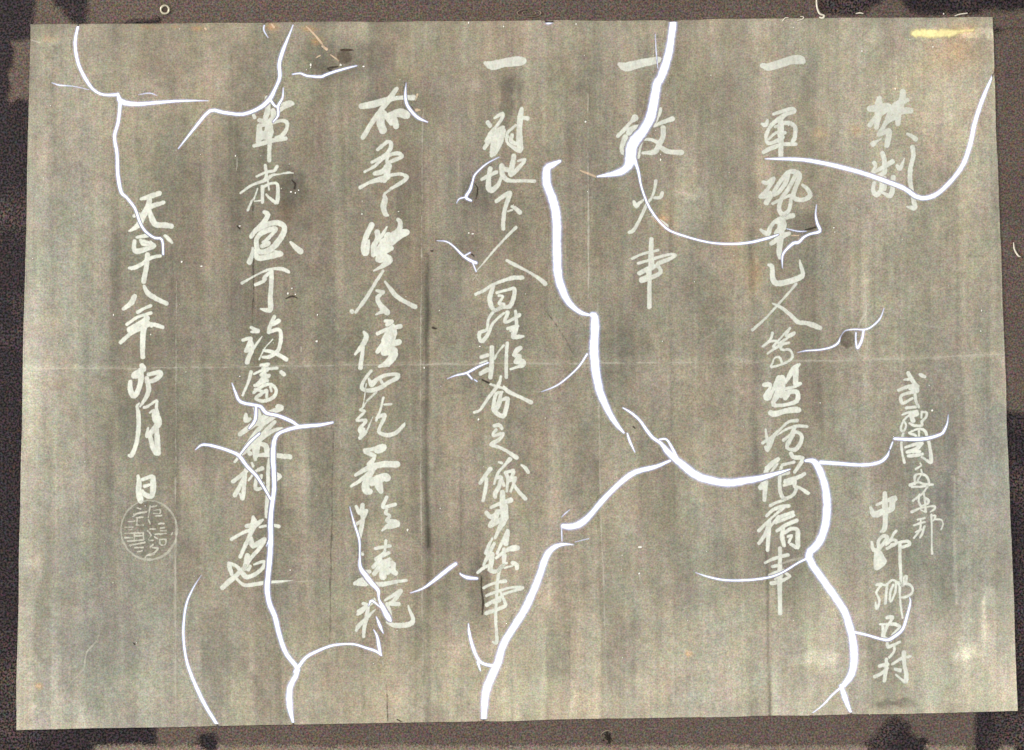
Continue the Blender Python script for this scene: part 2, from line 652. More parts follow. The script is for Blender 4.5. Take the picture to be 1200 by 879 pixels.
120,280,14 240,210,8 350,155,10 450,130,14 540,135,18 600,165,14
430,150,14 350,220,16 340,260,16 260,295,16
425,160,20 420,300,22 410,430,24 415,540,26 380,560,22 310,545,8
350,240,22 340,265,14
@265,360
#
260,210,14 310,240,24 320,245,22 260,255,12
175,340,16 250,320,18 240,370,22 205,450,18 250,430,14
250,320,14 270,420,20 235,510,22 220,565,24
370,300,5 320,370,12 270,440,14
495,100,18 450,200,20 440,255,20
540,140,22 480,170,22
440,255,18 540,230,18 565,280,20 555,380,20 530,450,20 450,510,18 375,515,12
390,445,14 470,460,18 540,490,20 620,540,20
480,330,4 400,420,5 340,540,6
@260,420
#
400,70,14 480,60,14 420,100,12 
330,160,9 440,115,14 570,100,12
470,120,14 400,170,14 490,175,14 430,220,18 470,230,16
440,150,18 420,220,26 370,270,24
300,140,18 270,250,12 215,380,10
340,280,16 440,245,14
330,350,16 430,280,18 510,270,16 560,330,16 530,400,18 430,440,18 350,415,16 400,370,18 460,330,16 460,400,14
500,290,14 510,340,12
340,320,14 420,340,14
610,140,18 640,165,20
@260,470
#
250,140,16 250,195,28 290,185,16
350,70,30 370,150,40 360,220,40
580,60,28 610,75,26 500,120,26 420,180,30 300,260,28 190,340,24
540,160,20 420,240,24
545,215,18 470,290,22 400,370,30 330,420,34 260,500,26 190,555,16
400,270,24 330,350,20 250,460,14 170,580,14 135,625,12
350,430,50 350,520,34 345,600,18
620,290,20 540,300,18 440,360,22 370,420,24
400,440,20 450,460,24 470,520,30
370,560,14 440,555,22 540,560,24 700,575,26
290,540,22 270,520,16
310,640,12 320,670,12
@255,530
#
160,300,22 240,240,18 300,190,18
290,180,16 270,270,20 180,440,22
285,250,16 270,380,20 260,480,18 230,430,12
320,290,10 390,200,12 460,165,20
400,260,14 390,370,18 450,370,16 470,320,14
440,260,20 450,240,14
535,70,18 520,200,18 520,350,18 510,500,20 510,660,24
600,230,26 650,250,16 600,290,14
@250,600
#
410,50,14 420,110,34 400,170,30
345,145,20 430,130,30 510,80,10
190,280,18 290,220,16 400,180,20
400,190,24 350,300,20 280,460,18
480,155,10 600,135,14 675,148,18
390,270,20 410,350,26 510,290,22 530,290,18 480,370,20 390,470,18 320,590,18
350,450,26 330,560,24
#
95,780,22 160,720,26 240,650,22 330,560,18
160,530,20 170,580,24 190,640,18
170,530,18 240,560,16 300,630,24 350,670,22 450,630,18 520,560,18 520,510,16 420,540,8
360,590,22 380,560,14
240,690,12 310,750,16 400,750,18 530,730,16 700,715,10 820,705,3
@130,210
#
310,205,14 400,180,24 500,145,24
400,210,24 380,290,28 330,380,34 280,480,28 190,535,8
360,310,24 450,270,24 545,240,18
400,330,20 430,420,28 470,470,28 560,475,28 625,485,24
240,380,16 290,360,14
#
270,600,12 380,580,20
245,640,20 240,720,22 270,745,26 350,725,24 450,690,18 410,650,14
310,630,16 330,670,16 380,680,14 430,680,18
340,640,14 400,655,12
560,585,14 600,620,20 630,655,12
@130,280
#
380,165,24 370,280,24 340,440,24
190,300,10 240,300,22 330,255,18 420,195,16 510,175,14
#
245,595,26 210,660,26 130,720,16
345,485,14 380,555,24 460,610,22 575,665,20
@130,350
#
280,140,18 340,105,14 410,75,16
165,265,14 280,190,14 415,150,18
370,190,24 340,230,24 200,320,32
260,290,20 320,250,22
100,450,18 220,350,20 330,300,20 420,265,18 535,295,18
375,200,26 345,300,28 330,420,26 330,600,22
390,250,16 420,280,16
#
320,690,24 335,730,28 240,790,32 320,790,18
310,740,30 310,850,26 270,970,26 230,1000,28 200,930,26 200,860,22
390,780,18 500,760,24 510,790,24 450,840,22 370,860,18
370,820,20 390,920,24 370,1010,20 300,1110,9
@130,440
#
290,290,8 270,320,14 285,400,20 285,560,22 260,710,20 215,820,22 185,825,14
345,330,13 380,320,12 470,260,12 470,330,16 480,400,24
400,385,8 440,365,18 470,440,44 490,490,36 440,560,26 370,625,18 385,540,8
400,610,20 430,730,24 470,800,26
475,560,22 480,680,26 490,800,24
@125,550
#
325,70,14 335,150,26 330,230,28 350,320,30
370,105,16 470,75,20 480,130,28 480,220,28 460,280,24 400,260,22 370,220,14
390,175,18 440,160,12
"""

# ---------------------------------------------------------------- helpers
rng = np.random.RandomState(7)

def srgb(r, g, b):
    return tuple((c / 255 / 12.92) if c / 255 < 0.04045 else ((c / 255 + 0.055) / 1.055) ** 2.4 for c in (r, g, b))

def make_lattice(seed):
    return np.random.RandomState(seed).rand(256, 256).astype(np.float32)
LAT = [make_lattice(i) for i in range(6)]
def vnoise(x, y, k=0):
    """smooth value noise in 0..1"""
    L = LAT[k % 6]
    xi = np.floor(x).astype(np.int64); yi = np.floor(y).astype(np.int64)
    fx = x - xi; fy = y - yi
    fx = fx * fx * (3 - 2 * fx); fy = fy * fy * (3 - 2 * fy)
    a = L[yi & 255, xi & 255]; b = L[yi & 255, (xi + 1) & 255]
    c = L[(yi + 1) & 255, xi & 255]; d = L[(yi + 1) & 255, (xi + 1) & 255]
    return (a * (1 - fx) + b * fx) * (1 - fy) + (c * (1 - fx) + d * fx) * fy

def catmull(pts, n=4):
    """pts: list of tuples, returns an array sampled through every point"""
    P = np.array(pts, dtype=float)
    if len(P) < 3: return P
    Q = np.vstack([2 * P[0] - P[1], P, 2 * P[-1] - P[-2]])
    out = []
    for i in range(1, len(Q) - 2):
        p0, p1, p2, p3 = Q[i - 1], Q[i], Q[i + 1], Q[i + 2]
        for t in np.arange(n) / n:
            out.append(0.5 * ((2 * p1) + (-p0 + p2) * t + (2 * p0 - 5 * p1 + 4 * p2 - p3) * t * t + (-p0 + 3 * p1 - 3 * p2 + p3) * t ** 3))
    out.append(Q[-2])
    out = np.array(out); out[:, 2] = np.maximum(out[:, 2], 0.05)
    return out

def seg_field(X, Y, a, b):
    """distance to segment a-b and radius at the foot of the perpendicular"""
    dx, dy = b[0] - a[0], b[1] - a[1]
    L2 = dx * dx + dy * dy + 1e-9
    t = np.clip(((X - a[0]) * dx + (Y - a[1]) * dy) / L2, 0, 1)
    d = np.hypot(X - (a[0] + t * dx), Y - (a[1] + t * dy))
    return d, a[2] + t * (b[2] - a[2])

# ---- marching squares: phi > 0 is kept.  block: cells merged where the field is clear of the edge
def march(xs, ys, phi, block=1, clear=0.0, select=None):
    """returns verts (px coordinates) and faces"""
    ny, nx = phi.shape
    ins = phi > 0
    c = ins[:-1, :-1].astype(int) + ins[:-1, 1:] + ins[1:, 1:] + ins[1:, :-1]
    if select is not None: c = np.where(select, c, 0)
    verts = {}
    V = []; F = []
    def vid(key, x, y):
        i = verts.get(key)
        if i is None:
            i = len(V); verts[key] = i; V.append((x, y))
        return i
    full = c == 4
    if block > 1:
        by, bx = (ny - 1) // block, (nx - 1) // block
        fb = full[:by * block, :bx * block].reshape(by, block, bx, block).all(axis=(1, 3))
        for j, i in zip(*np.nonzero(fb)):
            j0, i0 = j * block, i * block; j1, i1 = j0 + block, i0 + block
            F.append((vid((0, j0, i0), xs[i0], ys[j0]), vid((0, j1, i0), xs[i0], ys[j1]),
                      vid((0, j1, i1), xs[i1], ys[j1]), vid((0, j0, i1), xs[i1], ys[j0])))
        big = np.zeros_like(full); big[:by * block, :bx * block] = np.repeat(np.repeat(fb, block, 0), block, 1)
        full = full & ~big
    for j, i in zip(*np.nonzero(full)):
        F.append((vid((0, j, i), xs[i], ys[j]), vid((0, j + 1, i), xs[i], ys[j + 1]),
                  vid((0, j + 1, i + 1), xs[i + 1], ys[j + 1]), vid((0, j, i + 1), xs[i + 1], ys[j])))
    part = (c > 0) & (c < 4)
    for j, i in zip(*np.nonzero(part)):
        ring = ((j, i), (j + 1, i), (j + 1, i + 1), (j, i + 1))
        poly = []
        for k in range(4):
            a = ring[k]; b = ring[(k + 1) % 4]
            if ins[a]: poly.append(vid((0,) + a, xs[a[1]], ys[a[0]]))
            if ins[a] != ins[b]:
                pa, pb = phi[a], phi[b]; t = float(pa / (pa - pb))
                lo, hi = (a, b) if a < b else (b, a)
                poly.append(vid((1,) + lo + hi, xs[a[1]] + t * (xs[b[1]] - xs[a[1]]), ys[a[0]] + t * (ys[b[0]] - ys[a[0]])))
        if len(poly) >= 3: F.append(tuple(poly))
    return np.array(V, dtype=float).reshape(-1, 2), F

def build(name, V2, F, zfun, mat, parent=None, skirt=0.0, attrs=None, smooth=True):
    """flat px outline -> real mesh; skirt gives it thickness along every open edge"""
    if len(V2) == 0: return None
    z = zfun(V2[:, 0], V2[:, 1])
    V3 = np.column_stack([PX(V2[:, 0]), PY(V2[:, 1]), z])
    F = list(F); nv = len(V3)
    src = np.arange(nv)
    if skirt > 0:
        cnt = {}
        for f in F:
            for k in range(len(f)):
                a, b = f[k], f[(k + 1) % len(f)]
                if (b, a) in cnt: del cnt[(b, a)]
                else: cnt[(a, b)] = 1
        low = {}
        extra = []; es = []
        for (a, b) in cnt:
            for v in (a, b):
                if v not in low:
                    low[v] = nv + len(extra); extra.append((V3[v, 0], V3[v, 1], V3[v, 2] - skirt)); es.append(v)
            F.append((b, a, low[a], low[b]))
        if extra:
            V3 = np.vstack([V3, np.array(extra)]); src = np.concatenate([src, es])
    me = bpy.data.meshes.new(name)
    me.from_pydata(V3.tolist(), [], F)
    if attrs:
        for an, fun in attrs.items():
            vals = fun(V2[:, 0], V2[:, 1])[src]
            if vals.ndim == 1:
                at = me.attributes.new(an, 'FLOAT', 'POINT'); at.data.foreach_set('value', vals.astype(np.float32))
            else:
                at = me.attributes.new(an, 'FLOAT_COLOR', 'POINT')
                rgba = np.column_stack([vals, np.ones(len(vals))]).astype(np.float32); at.data.foreach_set('color', rgba.ravel())
    if smooth: me.polygons.foreach_set('use_smooth', [True] * len(me.polygons))
    me.materials.append(mat); me.update()
    o = bpy.data.objects.new(name, me); col.objects.link(o)
    if parent: o.parent = parent
    return o

def tag(o, label=None, cat=None, group=None, kind=None):
    if label: o['label'] = label
    if cat: o['category'] = cat
    if group: o['group'] = group
    if kind: o['kind'] = kind
    return o

# ---------------------------------------------------------------- materials
class NT:
    def __init__(self, name):
        self.m = bpy.data.materials.new(name); self.m.use_nodes = True
        self.t = self.m.node_tree; self.t.nodes.clear()
        self.out = self.n('ShaderNodeOutputMaterial')
    def n(self, kind, **kw):
        nd = self.t.nodes.new(kind)
        for k, v in kw.items(): setattr(nd, k, v)
        return nd
    def l(self, a, b): self.t.links.new(a, b)
    def coords(self, sx=1.0, sy=1.0, off=0.0):
        g = self.n('ShaderNodeNewGeometry')
        m = self.n('ShaderNodeMapping'); m.inputs['Scale'].default_value = (sx / S, sy / S, 1 / S * 0.2)
        m.inputs['Location'].default_value = (off, off * 1.7, off * 0.3)
        self.l(g.outputs['Position'], m.inputs['Vector']); return m.outputs['Vector']
    def noise(self, vec, scale, detail=2.0, rough=0.5):
        x = self.n('ShaderNodeTexNoise'); x.inputs['Scale'].default_value = scale
        x.inputs['Detail'].default_value = detail; x.inputs['Roughness'].default_value = rough
        self.l(vec, x.inputs['Vector']); return x
    def math(self, op, a, b=None, c=None, clamp=False):
        x = self.n('ShaderNodeMath', operation=op, use_clamp=clamp)
        for i, v in enumerate((a, b, c)):
            if v is None: continue
            if isinstance(v, (int, float)): x.inputs[i].default_value = v
            else: self.l(v, x.inputs[i])
        return x.outputs[0]
    def maprange(self, v, a, b, c, d):
        x = self.n('ShaderNodeMapRange'); x.inputs[1].default_value = a; x.inputs[2].default_value = b
        x.inputs[3].default_value = c; x.inputs[4].default_value = d; self.l(v, x.inputs[0]); return x.outputs[0]
    def mix(self, fac, a, b, mode='MIX'):
        x = self.n('ShaderNodeMix', data_type='RGBA', blend_type=mode)
        if isinstance(fac, (int, float)): x.inputs[0].default_value = fac
        else: self.l(fac, x.inputs[0])
        for s, v in ((6, a), (7, b)):
            if isinstance(v, tuple): x.inputs[s].default_value = v + (1,)
            else: self.l(v, x.inputs[s])
        return x.outputs[2]

def grain(nt, colr, mono=0.2, chroma=0.2, size=0.62, coarse=0.1, span=0.25):
    """speckle of the surface: fine light/dark grains and weak coloured fibres"""
    v = nt.coords()
    g1 = nt.noise(v, size, 1.0, 0.6)
    f = nt.maprange(g1.outputs['Fac'], 0.5 - span, 0.5 + span, max(1 - mono, 0.02), 1 + mono)
    g2 = nt.noise(nt.coords(off=37.0), size * 0.75, 1.0, 0.6)
    ch = nt.mix(chroma, (0.5, 0.5, 0.5), g2.outputs['Color'])
    c2 = nt.n('ShaderNodeVectorMath', operation='MULTIPLY'); nt.l(colr, c2.inputs[0]); nt.l(ch, c2.inputs[1])
    c3 = nt.n('ShaderNodeVectorMath', operation='SCALE'); nt.l(c2.outputs[0], c3.inputs[0])
    g3 = nt.noise(nt.coords(off=11.0), 0.12, 3.0, 0.6)
    f2 = nt.maprange(g3.outputs['Fac'], 0.25, 0.75, 2 * (1 - coarse), 2 * (1 + coarse))
    nt.l(nt.math('MULTIPLY', f, f2), c3.inputs['Scale'])
    return c3.outputs[0], g1.outputs['Fac']

def paper_shader(nt):
    at = nt.n('ShaderNodeAttribute', attribute_name='stain_shade')
    st = nt.noise(nt.coords(1.0, 0.05), 0.22, 4.0, 0.65)            # vertical fibre streaks
    f = nt.maprange(st.outputs['Fac'], 0.25, 0.75, 0.91, 1.09)
    st2 = nt.noise(nt.coords(0.12, 1.0, 5.0), 0.5, 2.0, 0.6)         # faint cross weave
    f2 = nt.maprange(st2.outputs['Fac'], 0.25, 0.75, 0.92, 1.08)
    s = nt.n('ShaderNodeVectorMath', operation='SCALE'); nt.l(at.outputs['Color'], s.inputs[0]); nt.l(nt.math('MULTIPLY', f, f2), s.inputs['Scale'])
    c, g = grain(nt, s.outputs[0], GR[0], GR[1], GR[2], 0.09)
    b = nt.n('ShaderNodeBsdfPrincipled'); nt.l(c, b.inputs['Base Color'])
    b.inputs['Roughness'].default_value = 0.62; b.inputs['Specular IOR Level'].default_value = 0.25
    bp = nt.n('ShaderNodeBump'); bp.inputs['Strength'].default_value = 0.35; bp.inputs['Distance'].default_value = 0.0002
    h = nt.math('ADD', nt.math('MULTIPLY', st.outputs['Fac'], 1.0), nt.math('MULTIPLY', g, 0.4))
    nt.l(h, bp.inputs['Height']); nt.l(bp.outputs['Normal'], b.inputs['Normal'])
    return b

def paper_material():
    nt = NT('aged_document_paper')
    nt.l(paper_shader(nt).outputs[0], nt.out.inputs['Surface']); return nt.m

def plain_material(name, rgb, mono, chroma, size=0.62, coarse=0.15, rough=0.7, vary=None, spec=0.2, span=0.25, worn=False):
    nt = NT(name)
    r = nt.n('ShaderNodeRGB'); r.outputs[0].default_value = rgb + (1,)
    base = r.outputs[0]
    if vary:
        n = nt.noise(nt.coords(off=3.0), vary[1], 3.0, 0.55)
        base = nt.mix(nt.maprange(n.outputs['Fac'], vary[2], vary[3], 0, 1), base, vary[0])
    c, g = grain(nt, base, mono, chroma, size, coarse, span)
    b = nt.n('ShaderNodeBsdfPrincipled'); nt.l(c, b.inputs['Base Color'])
    b.inputs['Roughness'].default_value = rough; b.inputs['Specular IOR Level'].default_value = spec
    bp = nt.n('ShaderNodeBump'); bp.inputs['Strength'].default_value = 0.4; bp.inputs['Distance'].default_value = 0.0002
    nt.l(g, bp.inputs['Height']); nt.l(bp.outputs['Normal'], b.inputs['Normal'])
    if worn:
        e = nt.n('ShaderNodeAttribute', attribute_name='edge')
        fz = nt.noise(nt.coords(off=21.0), 0.5, 2.0, 0.7)
        a = nt.maprange(nt.math('ADD', e.outputs['Fac'], nt.maprange(fz.outputs['Fac'], 0.3, 0.7, -0.4, 0.4)), 0.15, 0.85, 0.0, 1.0)
        tr = nt.n('ShaderNodeBsdfTransparent'); m = nt.n('ShaderNodeMixShader')
        nt.l(a, m.inputs[0]); nt.l(tr.outputs[0], m.inputs[1]); nt.l(b.outputs[0], m.inputs[2]); nt.l(m.outputs[0], nt.out.inputs['Surface'])
    else: nt.l(b.outputs[0], nt.out.inputs['Surface'])
    return nt.m

def ink_material(name, rgb, solid):
    """chalky brush ink that thins out at its edge and where the brush ran dry"""
    nt = NT(name)
    r = nt.n('ShaderNodeRGB'); r.outputs[0].default_value = rgb + (1,)
    c, g = grain(nt, r.outputs[0], 0.08, 0.10, 0.5, 0.05)
    b = nt.n('ShaderNodeBsdfPrincipled'); nt.l(c, b.inputs['Base Color'])
    b.inputs['Roughness'].default_value = 0.6; b.inputs['Specular IOR Level'].default_value = 0.2
    e = nt.n('ShaderNodeAttribute', attribute_name='edge')
    dry = nt.noise(nt.coords(1.0, 0.5, 9.0), 0.16, 4.0, 0.7)
    a = nt.maprange(dry.outputs['Fac'], 0.3, 0.6, solid - 0.3, solid)
    a = nt.math('MULTIPLY', a, e.outputs['Fac'])
    tr = nt.n('ShaderNodeBsdfTransparent')
    m = nt.n('ShaderNodeMixShader'); nt.l(a, m.inputs[0]); nt.l(tr.outputs[0], m.inputs[1]); nt.l(b.outputs[0], m.inputs[2])
    nt.l(m.outputs[0], nt.out.inputs['Surface']); return nt.m

def crack_material():
    """gap in the sheet: clear in the middle, paper with a painted bluish glow towards its lips"""
    nt = NT('torn_gap')
    e = nt.n('ShaderNodeAttribute', attribute_name='lip')
    inv = nt.maprange(e.outputs['Fac'], 0.0, 0.95, 1.0, 0.0)
    fac = nt.math('SUBTRACT', 1.0, nt.math('POWER', inv, 4.0))
    ramp = nt.mix(nt.maprange(e.outputs['Fac'], 0.0, 0.45, 0.0, 1.0), (1.0, 1.0, 1.0), (0.52, 0.58, 1.0))  # bluish glow around the gap is painted in by this tint
    tr = nt.n('ShaderNodeBsdfTransparent'); nt.l(ramp, tr.inputs['Color'])
    d = paper_shader(nt)
    m = nt.n('ShaderNodeMixShader'); nt.l(fac, m.inputs[0]); nt.l(tr.outputs[0], m.inputs[1]); nt.l(d.outputs[0], m.inputs[2])
    nt.l(m.outputs[0], nt.out.inputs['Surface']); return nt.m

def glow_material():
    nt = NT('added_glow')
    e = nt.n('ShaderNodeEmission'); e.inputs['Color'].default_value = (0.86, 0.90, 1.0, 1); e.inputs['Strength'].default_value = 2.1
    nt.l(e.outputs[0], nt.out.inputs['Surface']); return nt.m

GR = (0.29, 0.30, 0.60)
# ---------------------------------------------------------------- the sheet's outline and tears
TL, TR, BR, BL = (35, 28.5), (1163, 20), (1193, 834), (18, 855.5)
def quad_inside(X, Y):
    """distance to the slightly skewed outline of the sheet, positive inside"""
    res = None
    for k, (a, b) in enumerate(((TL, TR), (TR, BR), (BR, BL), (BL, TL))):
        dx, dy = b[0] - a[0], b[1] - a[1]; L = math.hypot(dx, dy)
        d = ((X - a[0]) * (-dy) + (Y - a[1]) * dx) / L
        t = X if k in (0, 2) else Y
        d = d + (vnoise(t * 0.02 + k * 9, t * 0 + k * 5.3, k) - 0.5) * 1.5 + (vnoise(t * 0.3 + k * 9, t * 0 + k * 3.3, k + 1) - 0.5) * 0.35
        res = d if res is None else np.minimum(res, d)
    return res

# px data traced from the document: one line per tear (x, y, half width)
tears = []
for ln in CRACKS.strip().split('\n'):
    tears.append([tuple(float(v) for v in p.split(',')) for p in ln.split()])

G = 0.6
xs = np.arange(0, 1200 + G, G); ys = np.arange(0, 879 + G, G)
lip = np.full((len(ys), len(xs)), 9.0, dtype=np.float32)
own = np.full(lip.shape, -1, dtype=np.int32)
for k, pts in enumerate(tears):
    P = catmull(pts, 3)
    for a, b in zip(P[:-1], P[1:]):
        pad = max(a[2], b[2]) + 10
        i0 = max(int((min(a[0], b[0]) - pad) / G), 0); i1 = min(int((max(a[0], b[0]) + pad) / G) + 2, len(xs))
        j0 = max(int((min(a[1], b[1]) - pad) / G), 0); j1 = min(int((max(a[1], b[1]) + pad) / G) + 2, len(ys))
        X, Y = np.meshgrid(xs[i0:i1], ys[j0:j1])
        wob = (vnoise(X * 0.35, Y * 0.35, 1) - 0.5) * 0.8 + (vnoise(X * 0.12, Y * 0.12, 2) - 0.5) * 0.9
        d, r = seg_field(X, Y, a, b)
        core = r * (0.42 + 0.07 * r) * (1 + 0.25 * wob) - 0.40
        wid = np.minimum(1.6 + 1.3 * r, 7.2)
        f = (d - core) / wid
        sub = lip[j0:j1, i0:i1]; so = own[j0:j1, i0:i1]
        m = f < sub
        sub[m] = f[m]; so[m] = k

def sample(grid, x, y):
    fx = np.clip(x / G, 0, grid.shape[1] - 1.001); fy = np.clip(y / G, 0, grid.shape[0] - 1.001)
    i = fx.astype(int); j = fy.astype(int); u = fx - i; v = fy - j
    return (grid[j, i] * (1 - u) + grid[j, i + 1] * u) * (1 - v) + (grid[j + 1, i] * (1 - u) + grid[j + 1, i + 1] * u) * v

# ---------------------------------------------------------------- folds and creases: (points, half width, tone change for painted fold shading and scratches, height)
FOLDS = [
 ([(20,432),(200,430),(500,426),(800,424),(1000,421),(1188,415)], 3.4, 0.09, 0.05),
 ([(20,433),(200,431),(500,427),(800,425),(1000,422),(1188,415)], 1.3, 0.20, 0.10),
 ([(1090,421),(1125,417),(1188,414)], 1.2, 0.25, 0.10),
 ([(496,92),(494,300),(493,500),(496,790)], 1.0, 0.22, 0.06),
 ([(501,300),(500,520),(501,640)], 2.8, -0.34, -0.12),
 ([(503,620),(502,846)], 3.5, -0.16, -0.08),
 ([(689,110),(690,350)], 1.1, 0.28, 0.06),
 ([(700,350),(703,560),(708,700),(712,845)], 1.2, 0.16, 0.06),
 ([(700,540),(703,640),(705,730)], 3.0, -0.16, -0.08),
 ([(270,180),(296,181)], .1, 0.0, 0.0),
 ([(297,225),(297,300),(296,380)], 1.0, -0.42, -0.08),
 ([(391,500),(388,640),(386,760)], 1.2, -0.22, -0.06),
 ([(207,330),(206,560),(206,852)], 1.2, 0.15, 0.05),
 ([(64,470),(65,852)], 5.0, 0.10, 0.05),
 ([(130,480),(132,852)], 6.0, -0.08, -0.05),
 ([(1016,300),(1015,430),(1017,640)], 5.0, 0.13, 0.06),
 ([(1013,325),(1015,362),(1008,378)], 1.1, 0.40, 0.06),
 ([(1015,360),(1014,420)], 1.2, 0.25, 0.04),
 ([(960,420),(962,520)], 4.0, -0.10, -0.04),
 ([(881,270),(884,420),(886,560)], 4.0, -0.12, -0.05),
 ([(897,640),(899,700),(902,842)], 1.6, -0.30, -0.06),
 ([(905,690),(910,842)], 5.0, 0.10, 0.05),
 ([(789,740),(790,842)], 1.2, 0.22, 0.04),
 ([(786,180),(787,500)], 2.5, -0.14, -0.05),
 ([(1118,560),(1119,620),(1120,708)], 2.2, 0.22, 0.05),
 ([(1125,430),(1128,520)], 2.5, -0.14, -0.04),
 ([(1158,690),(1153,710),(1155,750)], 3.5, 0.16, 0.05),
 ([(120,728),(114,750),(102,765),(97,785),(80,805),(60,842)], 1.0, 0.28, 0.05),
 ([(200,800),(180,822),(158,848)], 1.1, 0.24, 0.05),
 ([(60,850),(72,826)], 1.0, 0.15, 0.03),
 ([(109,704),(107,725)], 1.6, 0.15, 0.03),
 ([(30,702),(40,695)], 1.4, 0.22, 0.03),
 ([(313,686),(360,681),(385,679)], 1.0, 0.20, 0.04),
 ([(275,745),(315,730)], .9, 0.14, 0.03),
 ([(640,365),(658,390),(672,415)], .9, -0.20, -0.04),
 ([(618,459),(636,459)], 1.2, 0.10, 0.02),
 ([(820,400),(850,380),(900,330)], 1.0, 0.12, 0.02),
 ([(1110,300),(1180,300)], 1.2, -0.06, 0.02),
 ([(1003,685),(1018,672),(1025,668)], 1.0, 0.2, 0.03),
 ([(555,321),(575,333)], .9, 0.22, 0.02),
 ([(205,450),(206,520)], 2.0, 0.06, 0.02),
 ([(245,60),(246,230)], 3.0, 0.07, 0.03),
 ([(425,600),(426,846)], 2.5, -0.08, -0.03),
 ([(540,540),(541,846)], 1.6, -0.08, -0.03),
 ([(452,800),(455,846)], 1.0, -0.35, -0.04),
 ([(575,90),(577,150)], 3.0, -0.05, -0.02),
 ([(645,410),(646,520)], 3.0, 0.08, 0.02),
 ([(598,440),(600,846)], 3.0, -0.10, -0.04),
 ([(668,140),(669,360)], 3.0, -0.10, -0.03),
 ([(808,770),(811,800),(814,820)], 1.4, 0.2, 0.03),
 ([(400,90),(402,250)], 3.0, -0.10, -0.03),
 ([(1075,380),(1110,384),(1150,386)], 1.3, 0.12, 0.03),
 ([(60,27),(62,90)], 2.5, 0.06, 0.02),
]
fold_h = np.zeros(lip.shape, np.float32); fold_t = np.zeros(lip.shape, np.float32)
for pts, w, tone, h in FOLDS:
    P = catmull([p + (1.0,) for p in pts], 3)
    best = None
    pad = w * 3 + 2
    i0 = max(int((P[:, 0].min() - pad) / G), 0); i1 = min(int((P[:, 0].max() + pad) / G) + 2, len(xs))
    j0 = max(int((P[:, 1].min() - pad) / G), 0); j1 = min(int((P[:, 1].max() + pad) / G) + 2, len(ys))
    X, Y = np.meshgrid(xs[i0:i1], ys[j0:j1])
    Xw = X + (vnoise(X * 0.05, Y * 0.03, 3) - 0.5) * 2.2
    D = np.full(X.shape, 99.0)
    for a, b in zip(P[:-1], P[1:]):
        d, _ = seg_field(Xw, Y, a, b); D = np.minimum(D, d)
    g = np.exp(-(D / w) ** 2)
    fade = 0.45 + 0.75 * vnoise(X * 0.03 + w, Y * 0.03, 4)
    if w > 1.45: fold_t[j0:j1, i0:i1] += g * tone * fade  # shading of the wider folds goes into the paper colour
    fold_h[j0:j1, i0:i1] += g * h * 0.0017

def sheet_z(x, y):
    base = 0.0016
    wav = (vnoise(x * 0.022, y * 0.0022 + 3, 0) - 0.5) * 0.0011 + (vnoise(x * 0.055, y * 0.005, 5) - 0.5) * 0.00038
    wav += (vnoise(x * 0.006 + 2, y * 0.006, 2) - 0.5) * 0.0016
    q = np.clip(quad_inside(x, y) / 26.0, 0, 1); q = q * q * (3 - 2 * q)
    return 0.00075 + (base + wav - 0.00075) * q + sample(fold_h, x, y)

# colour of the paper: control points of light and dark, warm and cool ageing
CX = np.array([20, 90, 160, 230, 300, 370, 440, 500, 560, 630, 700, 780, 860, 940, 1020, 1100, 1190], float)
CY = np.array([25, 120, 230, 340, 430, 540, 650, 760, 850], float)
TONE = np.array(TONE_TABLE, float)
COOL = np.array(COOL_TABLE, float)
def table(T, x, y):
    fx = np.interp(x, CX, np.arange(len(CX))); fy = np.interp(y, CY, np.arange(len(CY)))
    i = np.clip(fx.astype(int), 0, len(CX) - 2); j = np.clip(fy.astype(int), 0, len(CY) - 2)
    u = fx - i; v = fy - j; u = u * u * (3 - 2 * u); v = v * v * (3 - 2 * v)
    return (T[j, i] * (1 - u) + T[j, i + 1] * u) * (1 - v) + (T[j + 1, i] * (1 - u) + T[j + 1, i + 1] * u) * v

# lighter and darker patches: x, y, rx, ry, tone, softness
SPOTS = [
 (593,118,8,32,-.17,.35),(609,125,3.5,24,-.12,.4),(604,100,10,10,-.06,.5),(1152,39,26,5,.2,.4),
 (1130,765,14,8,.17,1.0),(960,773,24,8,.14,.9),(1048,824,24,3,-.2,.6),(1120,540,60,60,-.05,.9),
 (1022,40,10,8,.12,.6),(1088,40,18,10,.1,.8),(720,400,45,16,-.06,.8),(470,120,38,26,-.10,.8),(400,70,46,22,-.16,.7),
 (340,225,18,26,-.16,.7),(270,200,16,60,-.10,.7),(310,400,26,40,-.06,.7),(235,515,26,44,-.12,.8),(560,225,16,16,-.10,.8),
 (555,295,22,14,-.10,.8),(150,505,12,34,-.10,.6),(255,620,10,60,-.06,.8),(700,250,14,50,-.06,.8),
 (948,262,22,14,-.14,.7),(564,690,10,40,-.14,.8),(445,735,18,20,-.06,.8),(805,205,10,34,.10,.8),(900,190,8,60,.05,.8),
 (1140,150,40,60,.06,.9),(1098,150,20,50,.08,.8),(60,60,22,22,.07,.9),(58,48,9,5,.12,.8),(180,130,16,40,.08,.7),(112,135,16,28,.07,.5),
 (174,621,31,32,-.10,.4),(20,700,6,120,.1,.9),(350,470,20,30,-.05,.8),(70,845,60,16,.10,.9),(640,820,70,20,.07,.9),(855,225,20,60,.04,.8),
 (833,300,12,16,.09,.8),(860,320,24,30,.05,.7),(808,228,20,5,.08,.5),(480,800,40,40,.06,.9),(1060,640,22,30,-.05,.9),
]
